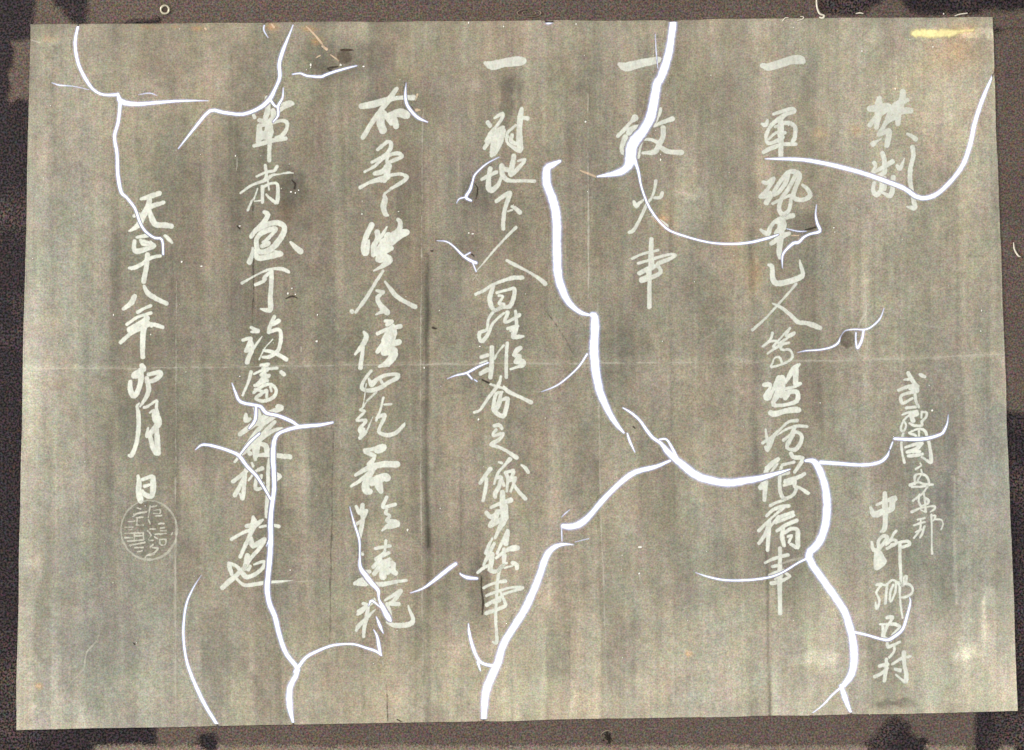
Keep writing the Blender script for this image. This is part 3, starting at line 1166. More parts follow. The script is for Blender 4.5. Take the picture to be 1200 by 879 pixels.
ORANGE = [(46,804,4,3,1),(807,766,4,3,.8),(58,46,9,4,.4),(231,33,7,3,.6),(205,31,6,2,.5),(172,31,8,2.5,.4),(318,31,6,4,.8),(362,34,9,3,.7),(372,47,7,4,.5),(370,50,5,3,.4),
          (1126,60,20,18,.25),(1004,153,8,6,.3),(960,155,10,7,.3),(860,290,12,30,.25),(780,250,10,20,.25),(775,258,6,6,.5),(885,320,10,26,.3),(490,300,14,60,.12),
          (1100,70,30,24,.2),(1125,34,20,8,.3),(335,250,12,14,.2),(320,470,10,20,.2)]
PLANK_X = np.array([0, 62, 98, 128, 160, 207, 236, 268, 297, 330, 360, 391, 430, 462, 497, 540, 575, 600, 640, 668, 703, 745, 789, 830, 860, 886, 902, 955, 1015, 1060, 1120, 1160, 1200], float)
PR = np.random.RandomState(21)
PLANK_L = PR.uniform(-1, 1, (9, len(PLANK_X)))
def planks(x, y):
    """long stained bands down the sheet with fairly sharp sides"""
    xw = x + (vnoise(x * 0 + 3, y * 0.012, 2) - 0.5) * 6 + (vnoise(x * 0.1, y * 0.05, 3) - 0.5) * 2
    k = np.clip(np.searchsorted(PLANK_X, xw) - 1, 0, len(PLANK_X) - 2)
    fy = np.clip(y / 110.0, 0, 7.999); j = fy.astype(int); v = fy - j; v = v * v * (3 - 2 * v)
    lev = lambda kk: PLANK_L[j, kk] * (1 - v) + PLANK_L[j + 1, kk] * v
    a = np.clip((xw - PLANK_X[k]) / 2.6, 0, 1); a = a * a * (3 - 2 * a)
    return 0.078 * (lev(np.maximum(k - 1, 0)) * (1 - a) + lev(k) * a)
def stain_shade(x, y):
    t = table(TONE, x, y) / 255.0
    cool = table(COOL, x, y)
    # streaks running down the sheet, their tone drifting along the way
    s = (vnoise(x * 0.045, y * 0.003 + 7, 3) - 0.5) * 0.085 + (vnoise(x * 0.14, y * 0.007, 1) - 0.5) * 0.06 + (vnoise(x * 0.45, y * 0.012, 4) - 0.5) * 0.045
    m = (vnoise(x * 0.02, y * 0.02, 5) - 0.5) * 0.05 + (vnoise(x * 0.07, y * 0.05, 0) - 0.5) * 0.06 + (vnoise(x * 0.2, y * 0.14, 2) - 0.5) * 0.05 + (vnoise(x * 0.35, y * 0.3, 4) - 0.5) * 0.04
    t = t * (1 + s * 1.15 + m * 1.5 + planks(x, y))
    for (cx, cy, rx, ry, dt, soft) in SPOTS:
        wx = x + (vnoise(x * 0.15, y * 0.15, 2) - 0.5) * 6; wy = y + (vnoise(x * 0.15, y * 0.1, 3) - 0.5) * 8
        d = np.sqrt(((wx - cx) / rx) ** 2 + ((wy - cy) / ry) ** 2)
        t = t * (1 + dt * np.clip((1 + soft * 0.6 - d) / soft, 0, 1))
    t = t * (1 + sample(fold_t, x, y))
    t = np.clip(t, 0.05, 0.97)
    cool = cool + (vnoise(x * 0.03, y * 0.01, 4) - 0.5) * 0.35 + (vnoise(x * 0.09, y * 0.06, 2) - 0.5) * 0.6
    pk = (vnoise(x * 0.11, y * 0.09, 5) - 0.5) * 0.03 + (vnoise(x * 0.04, y * 0.02, 1) - 0.5) * 0.03
    cool = cool * 0.75
    t = t * 0.985
    r = t * (1.066 - 0.066 * cool + pk); g = t * (1.0 - pk * 0.3); b = t * (0.862 + 0.062 * cool + pk * 0.5)
    for (cx, cy, rx, ry, a) in ORANGE:
        e = a * np.exp(-((x - cx) / rx) ** 2 - ((y - cy) / ry) ** 2)
        r = r * (1 + 0.35 * e); g = g * (1 + 0.10 * e); b = b * (1 - 0.12 * e)
    C = np.clip(np.column_stack([r, g, b]), 0, 0.99)
    return np.where(C < 0.04045, C / 12.92, ((C + 0.055) / 1.055) ** 2.4) * ALB

# ---------------------------------------------------------------- setting: dark board with an added glow panel behind the sheet
dark_board = plain_material('dark_board_felt', srgb(42, 34, 37), 0.98, 1.0, 0.42, 0.2, vary=(srgb(84, 71, 66), 0.009, 0.50, 0.85), span=0.10)
brown_paper = plain_material('brown_kraft_paper', srgb(94, 81, 73), 0.5, 0.75, 0.5, 0.12, vary=(srgb(86, 74, 67), 0.012, 0.48, 0.75), span=0.17, worn=True)
tan_paper = plain_material('tan_kraft_paper', srgb(128, 114, 101), 0.42, 0.6, 0.5, 0.10, span=0.17, worn=True)
wall_white = plain_material('white_opening_edge', (0.6, 0.6, 0.62), 0.05, 0.05)

def board():
    ins = 2.0
    inner = [(TL[0] + ins, TL[1] + ins), (TR[0] - ins, TR[1] + ins), (BR[0] - ins, BR[1] - ins), (BL[0] + ins, BL[1] - ins)]
    outer = [(-900, -800), (2100, -800), (2100, 1680), (-900, 1680)]
    V = [(PX(x), PY(y), 0.0) for x, y in outer] + [(PX(x), PY(y), 0.0) for x, y in inner]
    V += [(PX(x), PY(y), -0.0007) for x, y in inner] + [(PX(x), PY(y), -0.012) for x, y in outer]
    F = []
    for k in range(4):
        n = (k + 1) % 4
        F.append((k, 4 + k, 4 + n, n)); F.append((4 + k, 8 + k, 8 + n, 4 + n)); F.append((k, n, 12 + n, 12 + k))
    F.append((12, 13, 14, 15))
    me = bpy.data.meshes.new('backing_board'); me.from_pydata(V, [], F); me.materials.append(dark_board)
    o = bpy.data.objects.new('backing_board', me); col.objects.link(o); tag(o, kind='structure')
    V = [(PX(x), PY(y), -0.0007) for x, y in inner]
    me = bpy.data.meshes.new('added_glow_panel'); me.from_pydata(V, [], [(3, 2, 1, 0)]); me.materials.append(glow_material())  # glowing panel added behind the sheet to brighten the tears
    p = bpy.data.objects.new('added_glow_panel', me); col.objects.link(p); tag(p, kind='structure')
board()

# ---------------------------------------------------------------- paper strips around the sheet
def blob(X, Y, cx, cy, rx, ry, wob=0.5, k=0):
    n = (vnoise(X * 0.06 + k, Y * 0.06, k) - 0.5) * wob + (vnoise(X * 0.25 + k, Y * 0.25, k + 1) - 0.5) * wob * 0.5
    return (np.sqrt(((X - cx) / rx) ** 2 + ((Y - cy) / ry) ** 2) - 1 + n) * min(rx, ry)     # > 0 outside the blob
def rectf(X, Y, x0, y0, x1, y1, k=0, rag=1.6):
    n = (vnoise(X * 0.08, Y * 0.08, k) - 0.5) * rag * 2
    return np.minimum(np.minimum(X - x0, x1 - X), np.minimum(Y - y0, y1 - Y)) + n
def strip(name, x0, y0, x1, y1, phi, mat, z, label, cat='paper strip'):
    X1 = np.arange(x0 - 6, x1 + 6, 1.25); Y1 = np.arange(y0 - 6, y1 + 6, 1.25)
    X, Y = np.meshgrid(X1, Y1)
    def full(x, y): return phi(x, y) + (vnoise(x * 0.12, y * 0.12, 2) - 0.5) * 3 + (vnoise(x * 0.4, y * 0.4, 0) - 0.5) * 2
    f = np.minimum(full(X, Y) + 4, 1.7 - quad_inside(X, Y))
    V, F = march(X1, Y1, f.astype(np.float32), block=2)
    o = build(name, V, F, lambda x, y: z + (vnoise(x * 0.05, y * 0.05, 3) - 0.5) * 0.00012, mat, None, skirt=0.00022, attrs={'edge': lambda x, y: np.clip((full(x, y) + 4) / 8, 0, 1)})
    return tag(o, label, cat)

def polyf(X, Y, poly, k=0, wob=3.0):
    """positive outside a polygon outline with a torn edge"""
    Xw = X + (vnoise(X * 0.12, Y * 0.12, k) - 0.5) * wob * 2; Yw = Y + (vnoise(X * 0.12 + 9, Y * 0.12, k + 1) - 0.5) * wob * 2
    D = np.full(X.shape, 1e9); inside = np.zeros(X.shape, bool)
    for a, b in zip(poly, poly[1:] + poly[:1]):
        d, _ = seg_field(Xw, Yw, a + (0,), b + (0,)); D = np.minimum(D, d)
        c = ((a[1] > Yw) != (b[1] > Yw)) & (Xw < (b[0] - a[0]) * (Yw - a[1]) / (b[1] - a[1] + 1e-9) + a[0])
        inside ^= c
    return np.where(inside, -D, D)

def top_phi(X, Y):
    f = rectf(X, Y, 39, -60, 1236, 33, 1)
    f = np.minimum(f, polyf(X, Y, [(58, -60), (62, 2), (72, 10), (82, 24), (98, 30), (102, 22), (101, -60)], 1, 2.0))
    f = np.minimum(f, polyf(X, Y, [(958, -60), (960, 8), (966, 16), (990, 18), (1012, 13), (1030, 4), (1036, -60)], 2, 2.0))
    f = np.minimum(f, polyf(X, Y, [(1052, -60), (1058, 3), (1068, 12), (1085, 17), (1120, 15), (1150, 16), (1166, 12), (1240, 12), (1240, -60)], 3, 2.0))
    f = np.minimum(f, polyf(X, Y, [(144, 27), (156, 24), (176, 24), (190, 20), (186, 29), (160, 31), (144, 31)], 2, 1.0))
    return f
strip('paper_strip', 30, -60, 1240, 36, top_phi, brown_paper, 0.00045, 'brown torn paper strip running behind the top edge of the document')
def right_phi(X, Y):
    f = rectf(X, Y, 1150, 10, 1260, 483, 2)
    return np.minimum(f, blob(X, Y, 1169, 27, 7, 12, 0.4, 2))
strip('paper_strip', 1146, 8, 1262, 486, right_phi, brown_paper, 0.00030, 'brown paper strip behind the upper right edge of the document, ending half way down')
def bot_phi(X, Y):
    f = rectf(X, Y, 183, 820, 1142, 890, 3, 2.5)
    f = np.minimum(f, blob(X, Y, 243, 869, 13, 9, 0.5, 1))
    f = np.minimum(f, polyf(X, Y, [(1012, 872), (1030, 858), (1038, 846), (1050, 840), (1062, 848), (1070, 862), (1090, 870), (1092, 892), (1010, 892)], 1, 2.5))
    return f
strip('paper_strip', 176, 812, 1148, 895, bot_phi, brown_paper, 0.00042, 'brown paper strip with torn dark holes behind the bottom edge of the document')
def low_phi(X, Y):
    f = rectf(X, Y, 110, 873.5, 1190, 960, 4, 1.0)
    f = np.minimum(f, blob(X, Y, 243, 869, 14, 11, 0.5, 1))
    f = np.minimum(f, polyf(X, Y, [(1018, 872), (1030, 858), (1050, 842), (1062, 848), (1070, 862), (1088, 872), (1084, 892), (1014, 892)], 1, 2.5))
    f = np.minimum(f, blob(X, Y, 1155, 868, 24, 16, 0.3, 3))
    return f
strip('paper_strip', 100, 868, 1200, 965, low_phi, tan_paper, 0.00068, 'lighter tan paper strip just showing at the bottom of the photo')
def left_phi(X, Y):
    f = rectf(X, Y, 12, 48, 44, 118, 5, 5)
    return f
strip('paper_strip', 4, 40, 50, 124, left_phi, brown_paper, 0.00035, 'small brown paper scrap behind the upper left edge of the document')

# ---------------------------------------------------------------- the document
doc = bpy.data.objects.new('document', None); col.objects.link(doc)
tag(doc, 'old brown paper document with pale brush writing and bright glowing tears', 'document')

X, Y = np.meshgrid(xs, ys)
edge_in = quad_inside(X, Y).astype(np.float32)
keep = np.minimum((lip - 0.93) * 2.0, edge_in)
V, F = march(xs, ys, keep, block=4)
sheet = build('paper_sheet', V, F, sheet_z, paper_material(), doc, skirt=0.00018, attrs={'stain_shade': stain_shade})

# every tear is a part: the gap and its glow-tinted lips, seen against the added glow panel
crack_mat = crack_material()
ctr = own[:-1, :-1]
phi = np.minimum((1.0 - lip) * 2.0, edge_in - 0.4)
for k in range(len(tears)):
    P = np.array(tears[k]); pad = 16
    i0 = max(int((P[:, 0].min() - pad) / G), 0); i1 = min(int((P[:, 0].max() + pad) / G) + 2, len(xs))
    j0 = max(int((P[:, 1].min() - pad) / G), 0); j1 = min(int((P[:, 1].max() + pad) / G) + 2, len(ys))
    V, F = march(xs[i0:i1], ys[j0:j1], phi[j0:j1, i0:i1], select=(own[j0:j1 - 1, i0:i1 - 1] == k))
    if len(F) < 4: continue
    build('tear', V, F, lambda x, y: sheet_z(x, y) - 0.00003, crack_mat, doc, attrs={'lip': lambda x, y: np.clip(sample(lip, x, y), 0, 1), 'stain_shade': stain_shade})

# ---------------------------------------------------------------- brush writing, one part per character
ink = ink_material('chalky_pale_ink', srgb(*INK), 1.0)
def ink_mesh(name, strokes, mat, parent, step=0.5, soft=0.55, lift=0.00010, wob=0.5, grow=0.2, split=False, strength=1.0):
    allp = np.vstack(strokes)
    x0, y0 = allp[:, 0].min() - 7, allp[:, 1].min() - 7; x1, y1 = allp[:, 0].max() + 7, allp[:, 1].max() + 7
    gx = np.arange(x0, x1, step); gy = np.arange(y0, y1, step)
    X, Y = np.meshgrid(gx, gy)
    D = np.full(X.shape, 99.0)
    n = (vnoise(X * 0.5, Y * 0.5, 4) - 0.5) * wob + (vnoise(X * 0.16, Y * 0.16, 1) - 0.5) * wob
    for P in strokes:
        for a, b in zip(P[:-1], P[1:]):
            d, r = seg_field(X, Y, a, b)
            D = np.minimum(D, d - r)
    D = D + n - (grow if allp[:, 2].mean() > 1.75 else grow * 0.1)
    full = np.minimum(soft - D, (sample(lip, X.ravel(), Y.ravel()).reshape(X.shape) - 0.55) * 1.5)
    full = np.minimum(full, quad_inside(X, Y) - 1)
    V, F = march(gx, gy, full.astype(np.float32))
    if not len(F): return None
    def edge(x, y):
        u = np.clip((x - gx[0]) / step, 0, len(gx) - 1.001); v = np.clip((y - gy[0]) / step, 0, len(gy) - 1.001)
        i = u.astype(int); j = v.astype(int); u = u - i; v = v - j
        d = (D[j, i] * (1 - u) + D[j, i + 1] * u) * (1 - v) + (D[j + 1, i] * (1 - u) + D[j + 1, i + 1] * u) * v
        e = np.clip((soft - d) / (2 * soft), 0, 1)
        return e * e * (3 - 2 * e) * strength
    if split:                                        # a crease cut in two by a tear is two creases
        rootv = list(range(len(V)))
        def find(a):
            while rootv[a] != a: rootv[a] = rootv[rootv[a]]; a = rootv[a]
            return a
        for f in F:
            for b in f[1:]: rootv[find(b)] = find(f[0])
        groups = {}
        for f in F: groups.setdefault(find(f[0]), []).append(f)
        for gF in groups.values():
            if len(gF) < 20: continue
            ids = sorted({v for f in gF for v in f}); mp = {v: q for q, v in enumerate(ids)}
            build(name, V[ids], [tuple(mp[v] for v in f) for f in gF], lambda x, y: sheet_z(x, y) + lift, mat, parent, attrs={'edge': edge})
        return None
    return build(name, V, F, lambda x, y: sheet_z(x, y) + lift, mat, parent, attrs={'edge': edge})

def read_characters(txt):
    chars = []; ox = oy = 0
    for ln in txt.strip().split('\n'):
        if ln[0] == '@': ox, oy = (float(v) for v in ln[1:].split(','))
        elif ln[0] == '#': chars.append([])
        else:
            pts = [tuple(float(v) for v in p.split(',')) for p in ln.split()]
            pts = [(ox + a / 8.79, oy + b / 8.79, c / 8.79) for a, b, c in pts]
            if len(pts) == 1: pts = [pts[0], (pts[0][0] + .3, pts[0][1] + .3, pts[0][2])]
            chars[-1].append(catmull(pts, 3))
    return [c for c in chars if c]
for strokes in read_characters(WRITING):
    ink_mesh('character', strokes, ink, doc, strength=0.80 + 0.16 * np.vstack(strokes)[:, 1].mean() / 850 + rng.uniform(-0.08, 0.03))

crease_ink = {}
for k, (pts, w, tone, h) in enumerate(FOLDS):
    if w > 1.45 or abs(tone) < 0.05: continue
    key = (tone > 0, round(min(abs(tone), 0.45) * 10))
    if key not in crease_ink:
        crease_ink[key] = ink_material('crease_light_and_scratch' if tone > 0 else 'crease_shade', srgb(226, 220, 204) if tone > 0 else srgb(58, 48, 42), min(0.12 + 1.35 * abs(tone), 0.9))  # light and dark lines paint fold shading; some light ones are scratches
    P = catmull([p + (1.0,) for p in pts], 6)
    n = len(P); fine = []
    for a, b in zip(P[:-1], P[1:]):
        m = max(int(math.hypot(b[0] - a[0], b[1] - a[1]) / 9), 1)
        for q in range(m): fine.append(a + (b - a) * q / m)
    fine.append(P[-1]); fine = np.array(fine)
    fine[:, 0] += (vnoise(fine[:, 0] * 0.06, fine[:, 1] * 0.06 + k, 3) - 0.5) * 1.6
    fine[:, 1] += (vnoise(fine[:, 0] * 0.06 + 5, fine[:, 1] * 0.06 + k, 2) - 0.5) * 1.6
    fine[:, 2] = np.maximum(w * (-0.25 + 1.5 * vnoise(fine[:, 0] * 0.05, fine[:, 1] * 0.05 + k, 1)) - 0.12, 0.02)
    fine[0, 2] = fine[-1, 2] = 0.02
    ink_mesh('crease', [fine], crease_ink[key], doc, step=0.5, soft=0.7, lift=0.00006, wob=0.9, split=True)

# ---------------------------------------------------------------- round seal impression
seal_ink = ink_material('worn_seal_ink', srgb(208, 206, 190), 0.85)
seal_dark = ink_material('worn_seal_ground', srgb(112, 106, 94), 0.5)
sc = 90 / 879.0
ring = []
for k in range(41):
    a = k / 40 * 2 * math.pi
    w = 0.85 + 0.35 * math.sin(a * 1.0 + 0.6) + 0.3 * random.Random(k).random()
    ring.append((130 + (437 + 322 * math.cos(a)) * sc, 580 + (402 + 340 * math.sin(a)) * sc, max(w, 0.3)))
seal = ink_mesh('seal', [np.array(ring)], seal_ink, doc, step=0.5, soft=0.8, wob=0.9, strength=0.75)
if seal: seal['label'] = 'faint round seal impression below the last character'
lines = []
for ln in SEAL.strip().split('\n'):
    pts = [tuple(float(v) for v in p.split(',')) for p in ln.split()]
    lines.append(catmull([(130 + a * sc, 580 + b * sc, 0.75) for a, b in pts], 3))
ink_mesh('seal_script', lines, seal_ink, seal, step=0.45, soft=0.6, wob=0.9, strength=1.0)

# ---------------------------------------------------------------- worn spots, holes, flecks on the sheet
def patch(name, outline_phi, bbox, mat, lift, step=0.5, parent=doc, label=None, soft=None, skirt=0.0):
    gx = np.arange(bbox[0], bbox[2], step); gy = np.arange(bbox[1], bbox[3], step)
    X, Y = np.meshgrid(gx, gy)
    V, F = march(gx, gy, outline_phi(X, Y).astype(np.float32))
    o = build(name, V, F, lambda x, y: sheet_z(x, y) + lift, mat, parent, skirt=skirt, attrs={'edge': lambda x, y: np.clip(outline_phi(x, y) / (soft or 0.6), 0, 1)})
    if o and label: o['label'] = label
    return o
bare = ink_material('bared_brown_patch', srgb(88, 74, 62), 0.46)
bare_dark = plain_material('dark_brown_mark', srgb(70, 58, 48), 0.5, 0.3, 0.4)  # dark brown for the eyelet hole and one scratch
pale = plain_material('pale_abrasion', srgb(236, 232, 214), 0.05, 0.08)
yellow = ink_material('yellow_glow_paint', srgb(252, 238, 172), 1.0)
tan_ink = ink_material('tan_abrasion', srgb(222, 196, 166), 0.85)
faint = ink_material('faint_abrasion', srgb(205, 200, 184), 0.6)
patch('worn_patch', lambda X, Y: -blob(X, Y, 992.5, 398, 9.5, 11, 0.18, 1), (978, 382, 1008, 414), bare, 0.00012, label='round brown worn patch crossed by fine tears', soft=2.0)
patch('worn_patch', lambda X, Y: -blob(X, Y, 404, 67, 9, 8, 0.5, 2), (388, 52, 420, 80), bare, 0.00012, label='ragged brown worn patch in the upper part of the sheet', soft=2.5)
patch('dark_scratch', lambda X, Y: -blob(X, Y, 406, 58.5, 8, 1.4, 0.5, 3), (392, 52, 420, 64), bare_dark, 0.0002)
for a in ([(556, 215, .3), (559.5, 220, .7), (559, 228, .8), (557.5, 233, .3)], [(564, 675, .3), (564, 690, .9), (566, 705, 1.1), (565, 720, .6)], [(565, 445, .8), (573, 449, 1.0)],
          [(335, 350, .6), (342, 347, .9), (348, 349, .4)], [(507, 384, 1.2), (511, 385, 1.1)], [(505, 294, 1.1), (507, 294, .9)], [(553, 298, .8), (555, 300, .7)],
          [(742, 500, .9), (744, 502, .6)], [(342, 211, .7), (346, 216, 1.1), (345, 221, .9)], [(278, 265, .7), (281, 268, .7)], [(465, 843, .5), (472, 847, .8), (482, 849, .5)],
          [(474, 118, .4), (480, 124, 1.0), (485, 130, .8)], [(956, 266, .9), (950, 268, .8), (944, 269, .6)], [(157, 754, 1), (158, 755, .8)], [(388, 83, .7), (384, 80, .9), (396, 78, .7)]):
    ink_mesh('dark_scratch', [catmull(a, 3)], ink_dark if 'ink_dark' in globals() else globals().setdefault('ink_dark', ink_material('dark_scratch_mark', srgb(58, 50, 44), 0.85)), doc, step=0.4, soft=0.5)
yb = [[(1071, 39.5, 3.2), (1085, 39.5, 4.6), (1105, 39, 4.4), (1121, 37.5, 2.6)], [(1121, 37, 1.6), (1140, 35, 1.2)]]
o = ink_mesh('yellow_mark', [np.array(p) for p in yb], yellow, doc, step=0.5, soft=2.0, wob=2.0, strength=1.0)  # soft yellow glow painted as a pale flat mark
if o: o['label'] = 'short bright yellow glow painted near the top right corner'
for a in ([(359, 31, .6), (368, 40, 1.2), (378, 52, 1.0)], [(378, 54, 1.4), (383, 58, 1.5)], [(680, 200, .7), (690, 204, 1.2), (698, 207, 1)], [(763, 254, .8), (772, 260, 1.4), (780, 266, 1.2)],
          [(318, 28, .9), (321, 32, 1.2)], [(387, 64, .5), (397, 71, 1.0)], [(370, 68, .4), (375, 65, .8)], [(1046, 104, 1.0), (1052, 103, 1.2)],
          [(489, 111, 1.2), (487, 117, .8)], [(488, 129, 1.6), (492, 129, 1.2)], [(928, 276, .7), (936, 276, .7)], [(240, 33, 1.2), (241, 34, 1.2)], [(45, 803, 1.4), (47, 804, 1.6)], [(807, 766, 1.3), (808, 767, 1)]):
    ink_mesh('abrasion', [catmull(a, 3)], tan_ink, doc, step=0.4, soft=0.5)
for a in ([(1003, 350, .5), (1014, 345, .9), (1013, 365, .8), (1008, 378, 1.0), (1005, 386, 1.0)], [(1003, 408, .8), (1008, 416, 1.0), (1015, 417, .8), (1017, 400, .5)], [(917, 305, .7), (918, 318, .3)],
          [(421, 650, 1.4), (426, 646, .6)], [(564, 334, .4), (556, 322, .8)], [(559, 322, 1.0), (555, 327, .8)], [(1160, 684, 1.2), (1156, 700, 1.6), (1156, 712, 1.0)],
          [(945, 654, 1.4), (930, 656, 1.4), (915, 661, 1.0)], [(76, 535, .8), (79, 543, .9), (78, 548, .5)], [(749, 672, 1.2), (750, 678, .9)], [(353, 407, 1.0), (353, 412, .8)], [(278, 184, .5), (278, 194, .7), (277, 200, .3)],
          [(300, 512, .6), (312, 498, .8)], [(34, 46, .8), (47, 50, .7)], [(448, 775, .6), (449, 779, .8)], [(399, 516, .5), (400, 523, .9)], [(786, 10, 1.0), (787, 24, 1.4)]):
    ink_mesh('abrasion', [catmull(a, 3)], faint, doc, step=0.4, soft=0.6)

# tiny bright flecks over the sheet: too many to count, one joined part
white_ink = ink_material('white_fleck', srgb(248, 246, 236), 0.98)
fl = [(549, 273, .3, .9), (554, 274, 0, 1.2), (276, 183, .2, 1.0), (281, 265, .1, 1.1), (341, 225, .2, 1.3), (346, 226, .1, .9), (477.5, 621, .1, 1.5), (750, 641, .1, 1.9), (749, 672, .1, 1.2),
      (774, 187, .1, 1.2), (774, 181, .1, .7), (213, 307, .1, 1.1), (560.5, 491.5, .1, 1.2), (342, 338, .2, .9), (337, 344, .3, 1.3), (346, 345, .2, 1.0), (372, 369, .1, 1.0), (371, 400, .1, 1.5), (497, 431, .1, 1.1),
      (236, 312, .1, 1.1), (177, 392, .1, .9), (1150, 364, .1, .9), (1149, 388, .1, .9), (1092, 481, .1, 1.3), (1049, 104, .1, 1.2), (281, 441, .1, .9), (364, 76, .1, 1.3), (399, 76, .1, 1.6), (426, 78, .1, 1.3),
      (364, 79, .1, .7), (549, 26.5, .1, 1.2), (590, 31, .1, .9), (675, 28, .1, .9), (686, 143, .1, 1.2), (961, 472, .1, .8), (918, 291, .1, 1), (958, 261, .1, 1), (977, 267, .1, 1), (978, 272, .1, .9), (562, 406, .1, .9),
      (465, 113, .1, .8), (467, 248, .1, .9), (424, 251, .1, .9), (133, 369, .1, 1.0), (340, 668, .1, .8), (1010, 60, .1, 1.), (1093, 55, .1, .9), (930, 32, .1, .6), (1106, 16, .1, .8), (350, 223, .1, .8), (566, 560, .1, .6), (655, 305, .1, .5)]
r_ = random.Random(3)
for _ in range(150):
    fl.append((r_.uniform(30, 1185), r_.uniform(30, 845), 0.1, r_.choice((.35, .4, .5, .6))))
Vall = []; Fall = []
for (x, y, dx, r) in fl:
    n = 7; b = len(Vall); a0 = r_.uniform(0, 6)
    ex = r_.uniform(0.7, 1.4)
    for k in range(n):
        a = a0 + k / n * 2 * math.pi; q = r * r_.uniform(0.7, 1.15)
        Vall.append((x + dx + math.cos(a) * q * ex, y + math.sin(a) * q / ex))
    Fall.append(tuple(range(b + n - 1, b - 1, -1)))
Vf = np.array(Vall)
okf = [f for f in Fall if sample(lip, Vf[list(f), 0], Vf[list(f), 1]).min() > 0.9]
fm = build('flecks', Vf, okf, lambda x, y: sheet_z(x, y) + 0.00022, white_ink, doc, attrs={'edge': lambda x, y: np.ones_like(x)})
fm['kind'] = 'stuff'

# ---------------------------------------------------------------- small fittings on the strips
metal = NT('dull_white_metal'); b_ = metal.n('ShaderNodeBsdfPrincipled'); b_.inputs['Base Color'].default_value = srgb(196, 188, 164) + (1,)
b_.inputs['Metallic'].default_value = 0.3; b_.inputs['Roughness'].default_value = 0.35
nz = metal.noise(metal.coords(), 0.5, 2.0); bp_ = metal.n('ShaderNodeBump'); bp_.inputs['Strength'].default_value = 0.3; bp_.inputs['Distance'].default_value = 0.0002
metal.l(nz.outputs['Fac'], bp_.inputs['Height']); metal.l(bp_.outputs[0], b_.inputs['Normal']); metal.l(b_.outputs[0], metal.out.inputs['Surface'])
def torus(name, cx, cy, z, R, r, mat, parent=None, squash=1.0, arc=1.0, nseg=36, m=10):
    V = []; F = []
    close = arc >= 1
    for i in range(nseg):
        a = i / (nseg if close else nseg - 1) * 2 * math.pi * arc + 0.3
        rr = r * (1 if close else max(0.15, math.sin(math.pi * i / (nseg - 1)))) * (1 + 0.12 * math.sin(3 * a + 1))
        for j in range(m):
            b = j / m * 2 * math.pi
            V.append(((R + rr * math.cos(b)) * math.cos(a), (R + rr * math.cos(b)) * math.sin(a) * squash, z + rr * math.sin(b)))
    for i in range(nseg if close else nseg - 1):
        for j in range(m):
            i2 = (i + 1) % nseg; j2 = (j + 1) % m
            F.append((i * m + j, i2 * m + j, i2 * m + j2, i * m + j2))
    me = bpy.data.meshes.new(name); me.from_pydata(V, [], F); me.polygons.foreach_set('use_smooth', [True] * len(F)); me.materials.append(mat)
    o = bpy.data.objects.new(name, me); o.location = (PX(cx), PY(cy), 0); col.objects.link(o)
    if parent: o.parent = parent; o.location = (0, 0, 0)
    return o
def disc(name, r, z, mat, parent, n=20, h=0.0):
    V = [(0, 0, z + h)] + [(r * math.cos(k / n * 6.28319) * (1 + .06 * math.sin(5 * k)), r * math.sin(k / n * 6.28319), z) for k in range(n)]
    F = [(0, 1 + k, 1 + (k + 1) % n) for k in range(n)]
    me = bpy.data.meshes.new(name); me.from_pydata(V, [], F); me.materials.append(mat)
    o = bpy.data.objects.new(name, me); o.parent = parent; col.objects.link(o); return o
def root(name, cx, cy, label, cat):
    o = bpy.data.objects.new(name, None); o.location = (PX(cx), PY(cy), 0); col.objects.link(o); return tag(o, label, cat)
e = root('eyelet', 193, 11, 'small pale metal eyelet ring in the top paper strip', 'eyelet')
torus('rim', 0, 0, 0.0008, 4.8 * S, 1.15 * S, metal.m, e)
disc('eyelet_hole', 3.9 * S, 0.0008, bare_dark, e)
e = root('wire_loop', 620, 15, 'flat faint oval wire loop on the top paper strip', 'wire loop')
torus('outer_loop', 0, 0, 0.0008, 14 * S, 0.55 * S, brown_wire if 'brown_wire' in globals() else globals().setdefault('brown_wire', plain_material('brown_wire', srgb(150, 136, 116), .1, .1)), e, squash=0.33)
torus('inner_loop', 0, 0, 0.0008, 8 * S, 0.45 * S, globals()['brown_wire'], e, squash=0.25)
def tube(name, pts, mat, label, cat, lift=0.0009, parent=None):
    P = catmull(pts, 6); V = []; F = []; m = 8
    for i, p in enumerate(P):
        q = P[min(i + 1, len(P) - 1)] - P[max(i - 1, 0)]; L = math.hypot(q[0], q[1]) + 1e-9
        nx_, ny_ = -q[1] / L, q[0] / L
        for j in range(m):
            b = j / m * 2 * math.pi
            V.append((PX(p[0] + nx_ * p[2] * math.cos(b)), PY(p[1] + ny_ * p[2] * math.cos(b)), lift + p[2] * S * 0.6 * math.sin(b)))
    for i in range(len(P) - 1):
        for j in range(m):
            F.append((i * m + j, i * m + (j + 1) % m, (i + 1) * m + (j + 1) % m, (i + 1) * m + j))
    me = bpy.data.meshes.new(name); me.from_pydata(V, [], F); me.polygons.foreach_set('use_smooth', [True] * len(F)); me.materials.append(mat)
    o = bpy.data.objects.new(name, me); col.objects.link(o)
    return tag(o, label, cat)
thread = plain_material('white_thread', srgb(222, 214, 196), .06, .06)
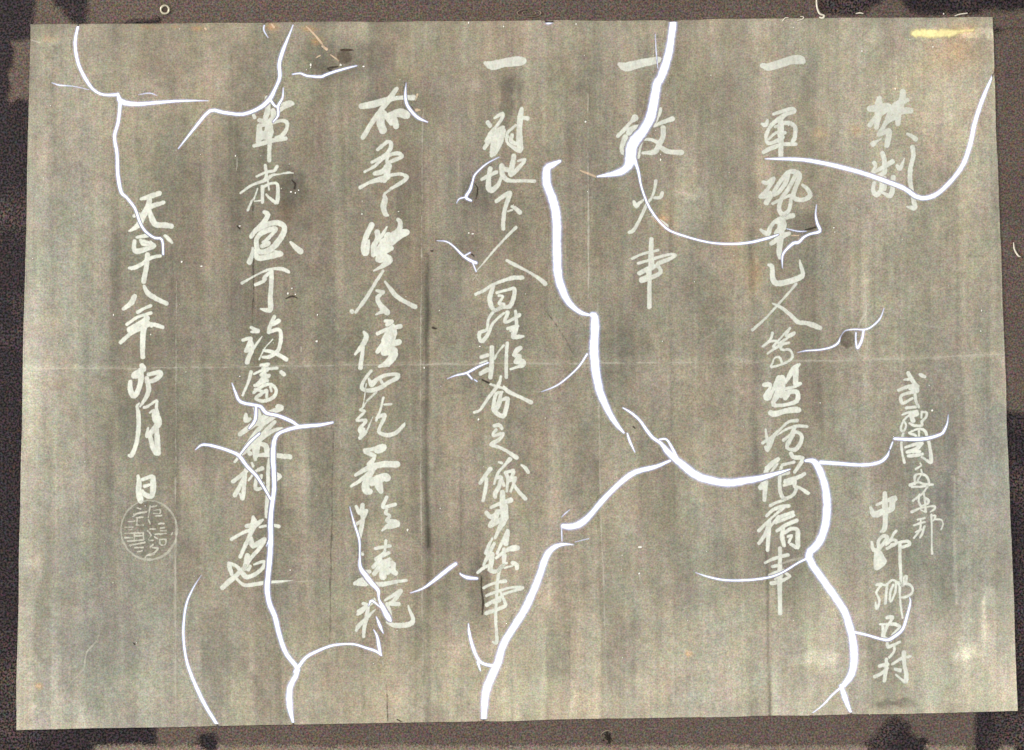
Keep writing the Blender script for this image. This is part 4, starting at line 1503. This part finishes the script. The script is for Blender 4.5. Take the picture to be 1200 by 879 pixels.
tube('thread', [(957, -12, .8), (957, 2, .9), (958, 10, 1.0), (961, 16, 1.2), (966, 18, .9), (964, 21, 1.3), (960, 20, .8)], thread, 'white thread end hanging at the top edge beside the left dark gap', 'thread', 0.001)
tube('thread', [(917, 24.5, .5), (920, 21, .5), (924, 20.5, .4)], thread, 'tiny pale thread curl, leftmost of the curls on the top strip', 'thread', 0.001)
tube('thread', [(934, 24, .4), (940, 22.5, .5), (942, 20, .5), (938, 19, .4)], thread, 'tiny hooked pale thread between the left curl and the hanging thread', 'thread', 0.001)
tube('thread', [(1119, 18.5, .4), (1125, 16.5, .6), (1134, 15.2, .6)], thread, 'short pale thread lying under the dark gap near the top right corner', 'thread', 0.001)
tube('thread', [(1003, 15.8, .5), (1008, 15, .8), (1012, 15.8, .5)], thread, 'short bright thread on the lower rim of the dark top gap', 'thread', 0.001)
tube('thread', [(1188, 284, .5), (1189, 292, .9), (1193, 299, 1.0), (1196, 301, .5)], thread, 'pale curved thread on the right hand paper strip', 'thread', 0.001)
kn = root('knot', 712, 865, 'dark rough knot in the bottom paper strip', 'knot')
r2 = random.Random(5)
V = []; F = []
for k in range(60):
    a = r2.uniform(0, 6.28); q = abs(r2.gauss(0, 0.5)) * 7; x = q * math.cos(a); y = q * math.sin(a) * 1.1; s = r2.uniform(.8, 2.0); h = r2.uniform(.3, 1.2)
    if q > 8: continue
    b = len(V)
    for j in range(5): V.append(((x + s * math.cos(j * 1.257 + a)) * S, (y + s * math.sin(j * 1.257 + a)) * S, 0.0004))
    V.append((x * S, y * S, 0.0004 + h * S)); F += [(b + j, b + (j + 1) % 5, b + 5) for j in range(5)]
me = bpy.data.meshes.new('knot_grain'); me.from_pydata(V, [], F); me.materials.append(plain_material('charred_knot', srgb(38, 32, 26), .4, .3, .5))
o = bpy.data.objects.new('knot_grain', me); o.parent = kn; col.objects.link(o); o['kind'] = 'stuff'
torus('knot_rim', 0, 0, 0.0006, 8.3 * S, 0.5 * S, globals()['brown_wire'], kn, arc=0.35)
kn.children[-1].rotation_euler[2] = 0.4
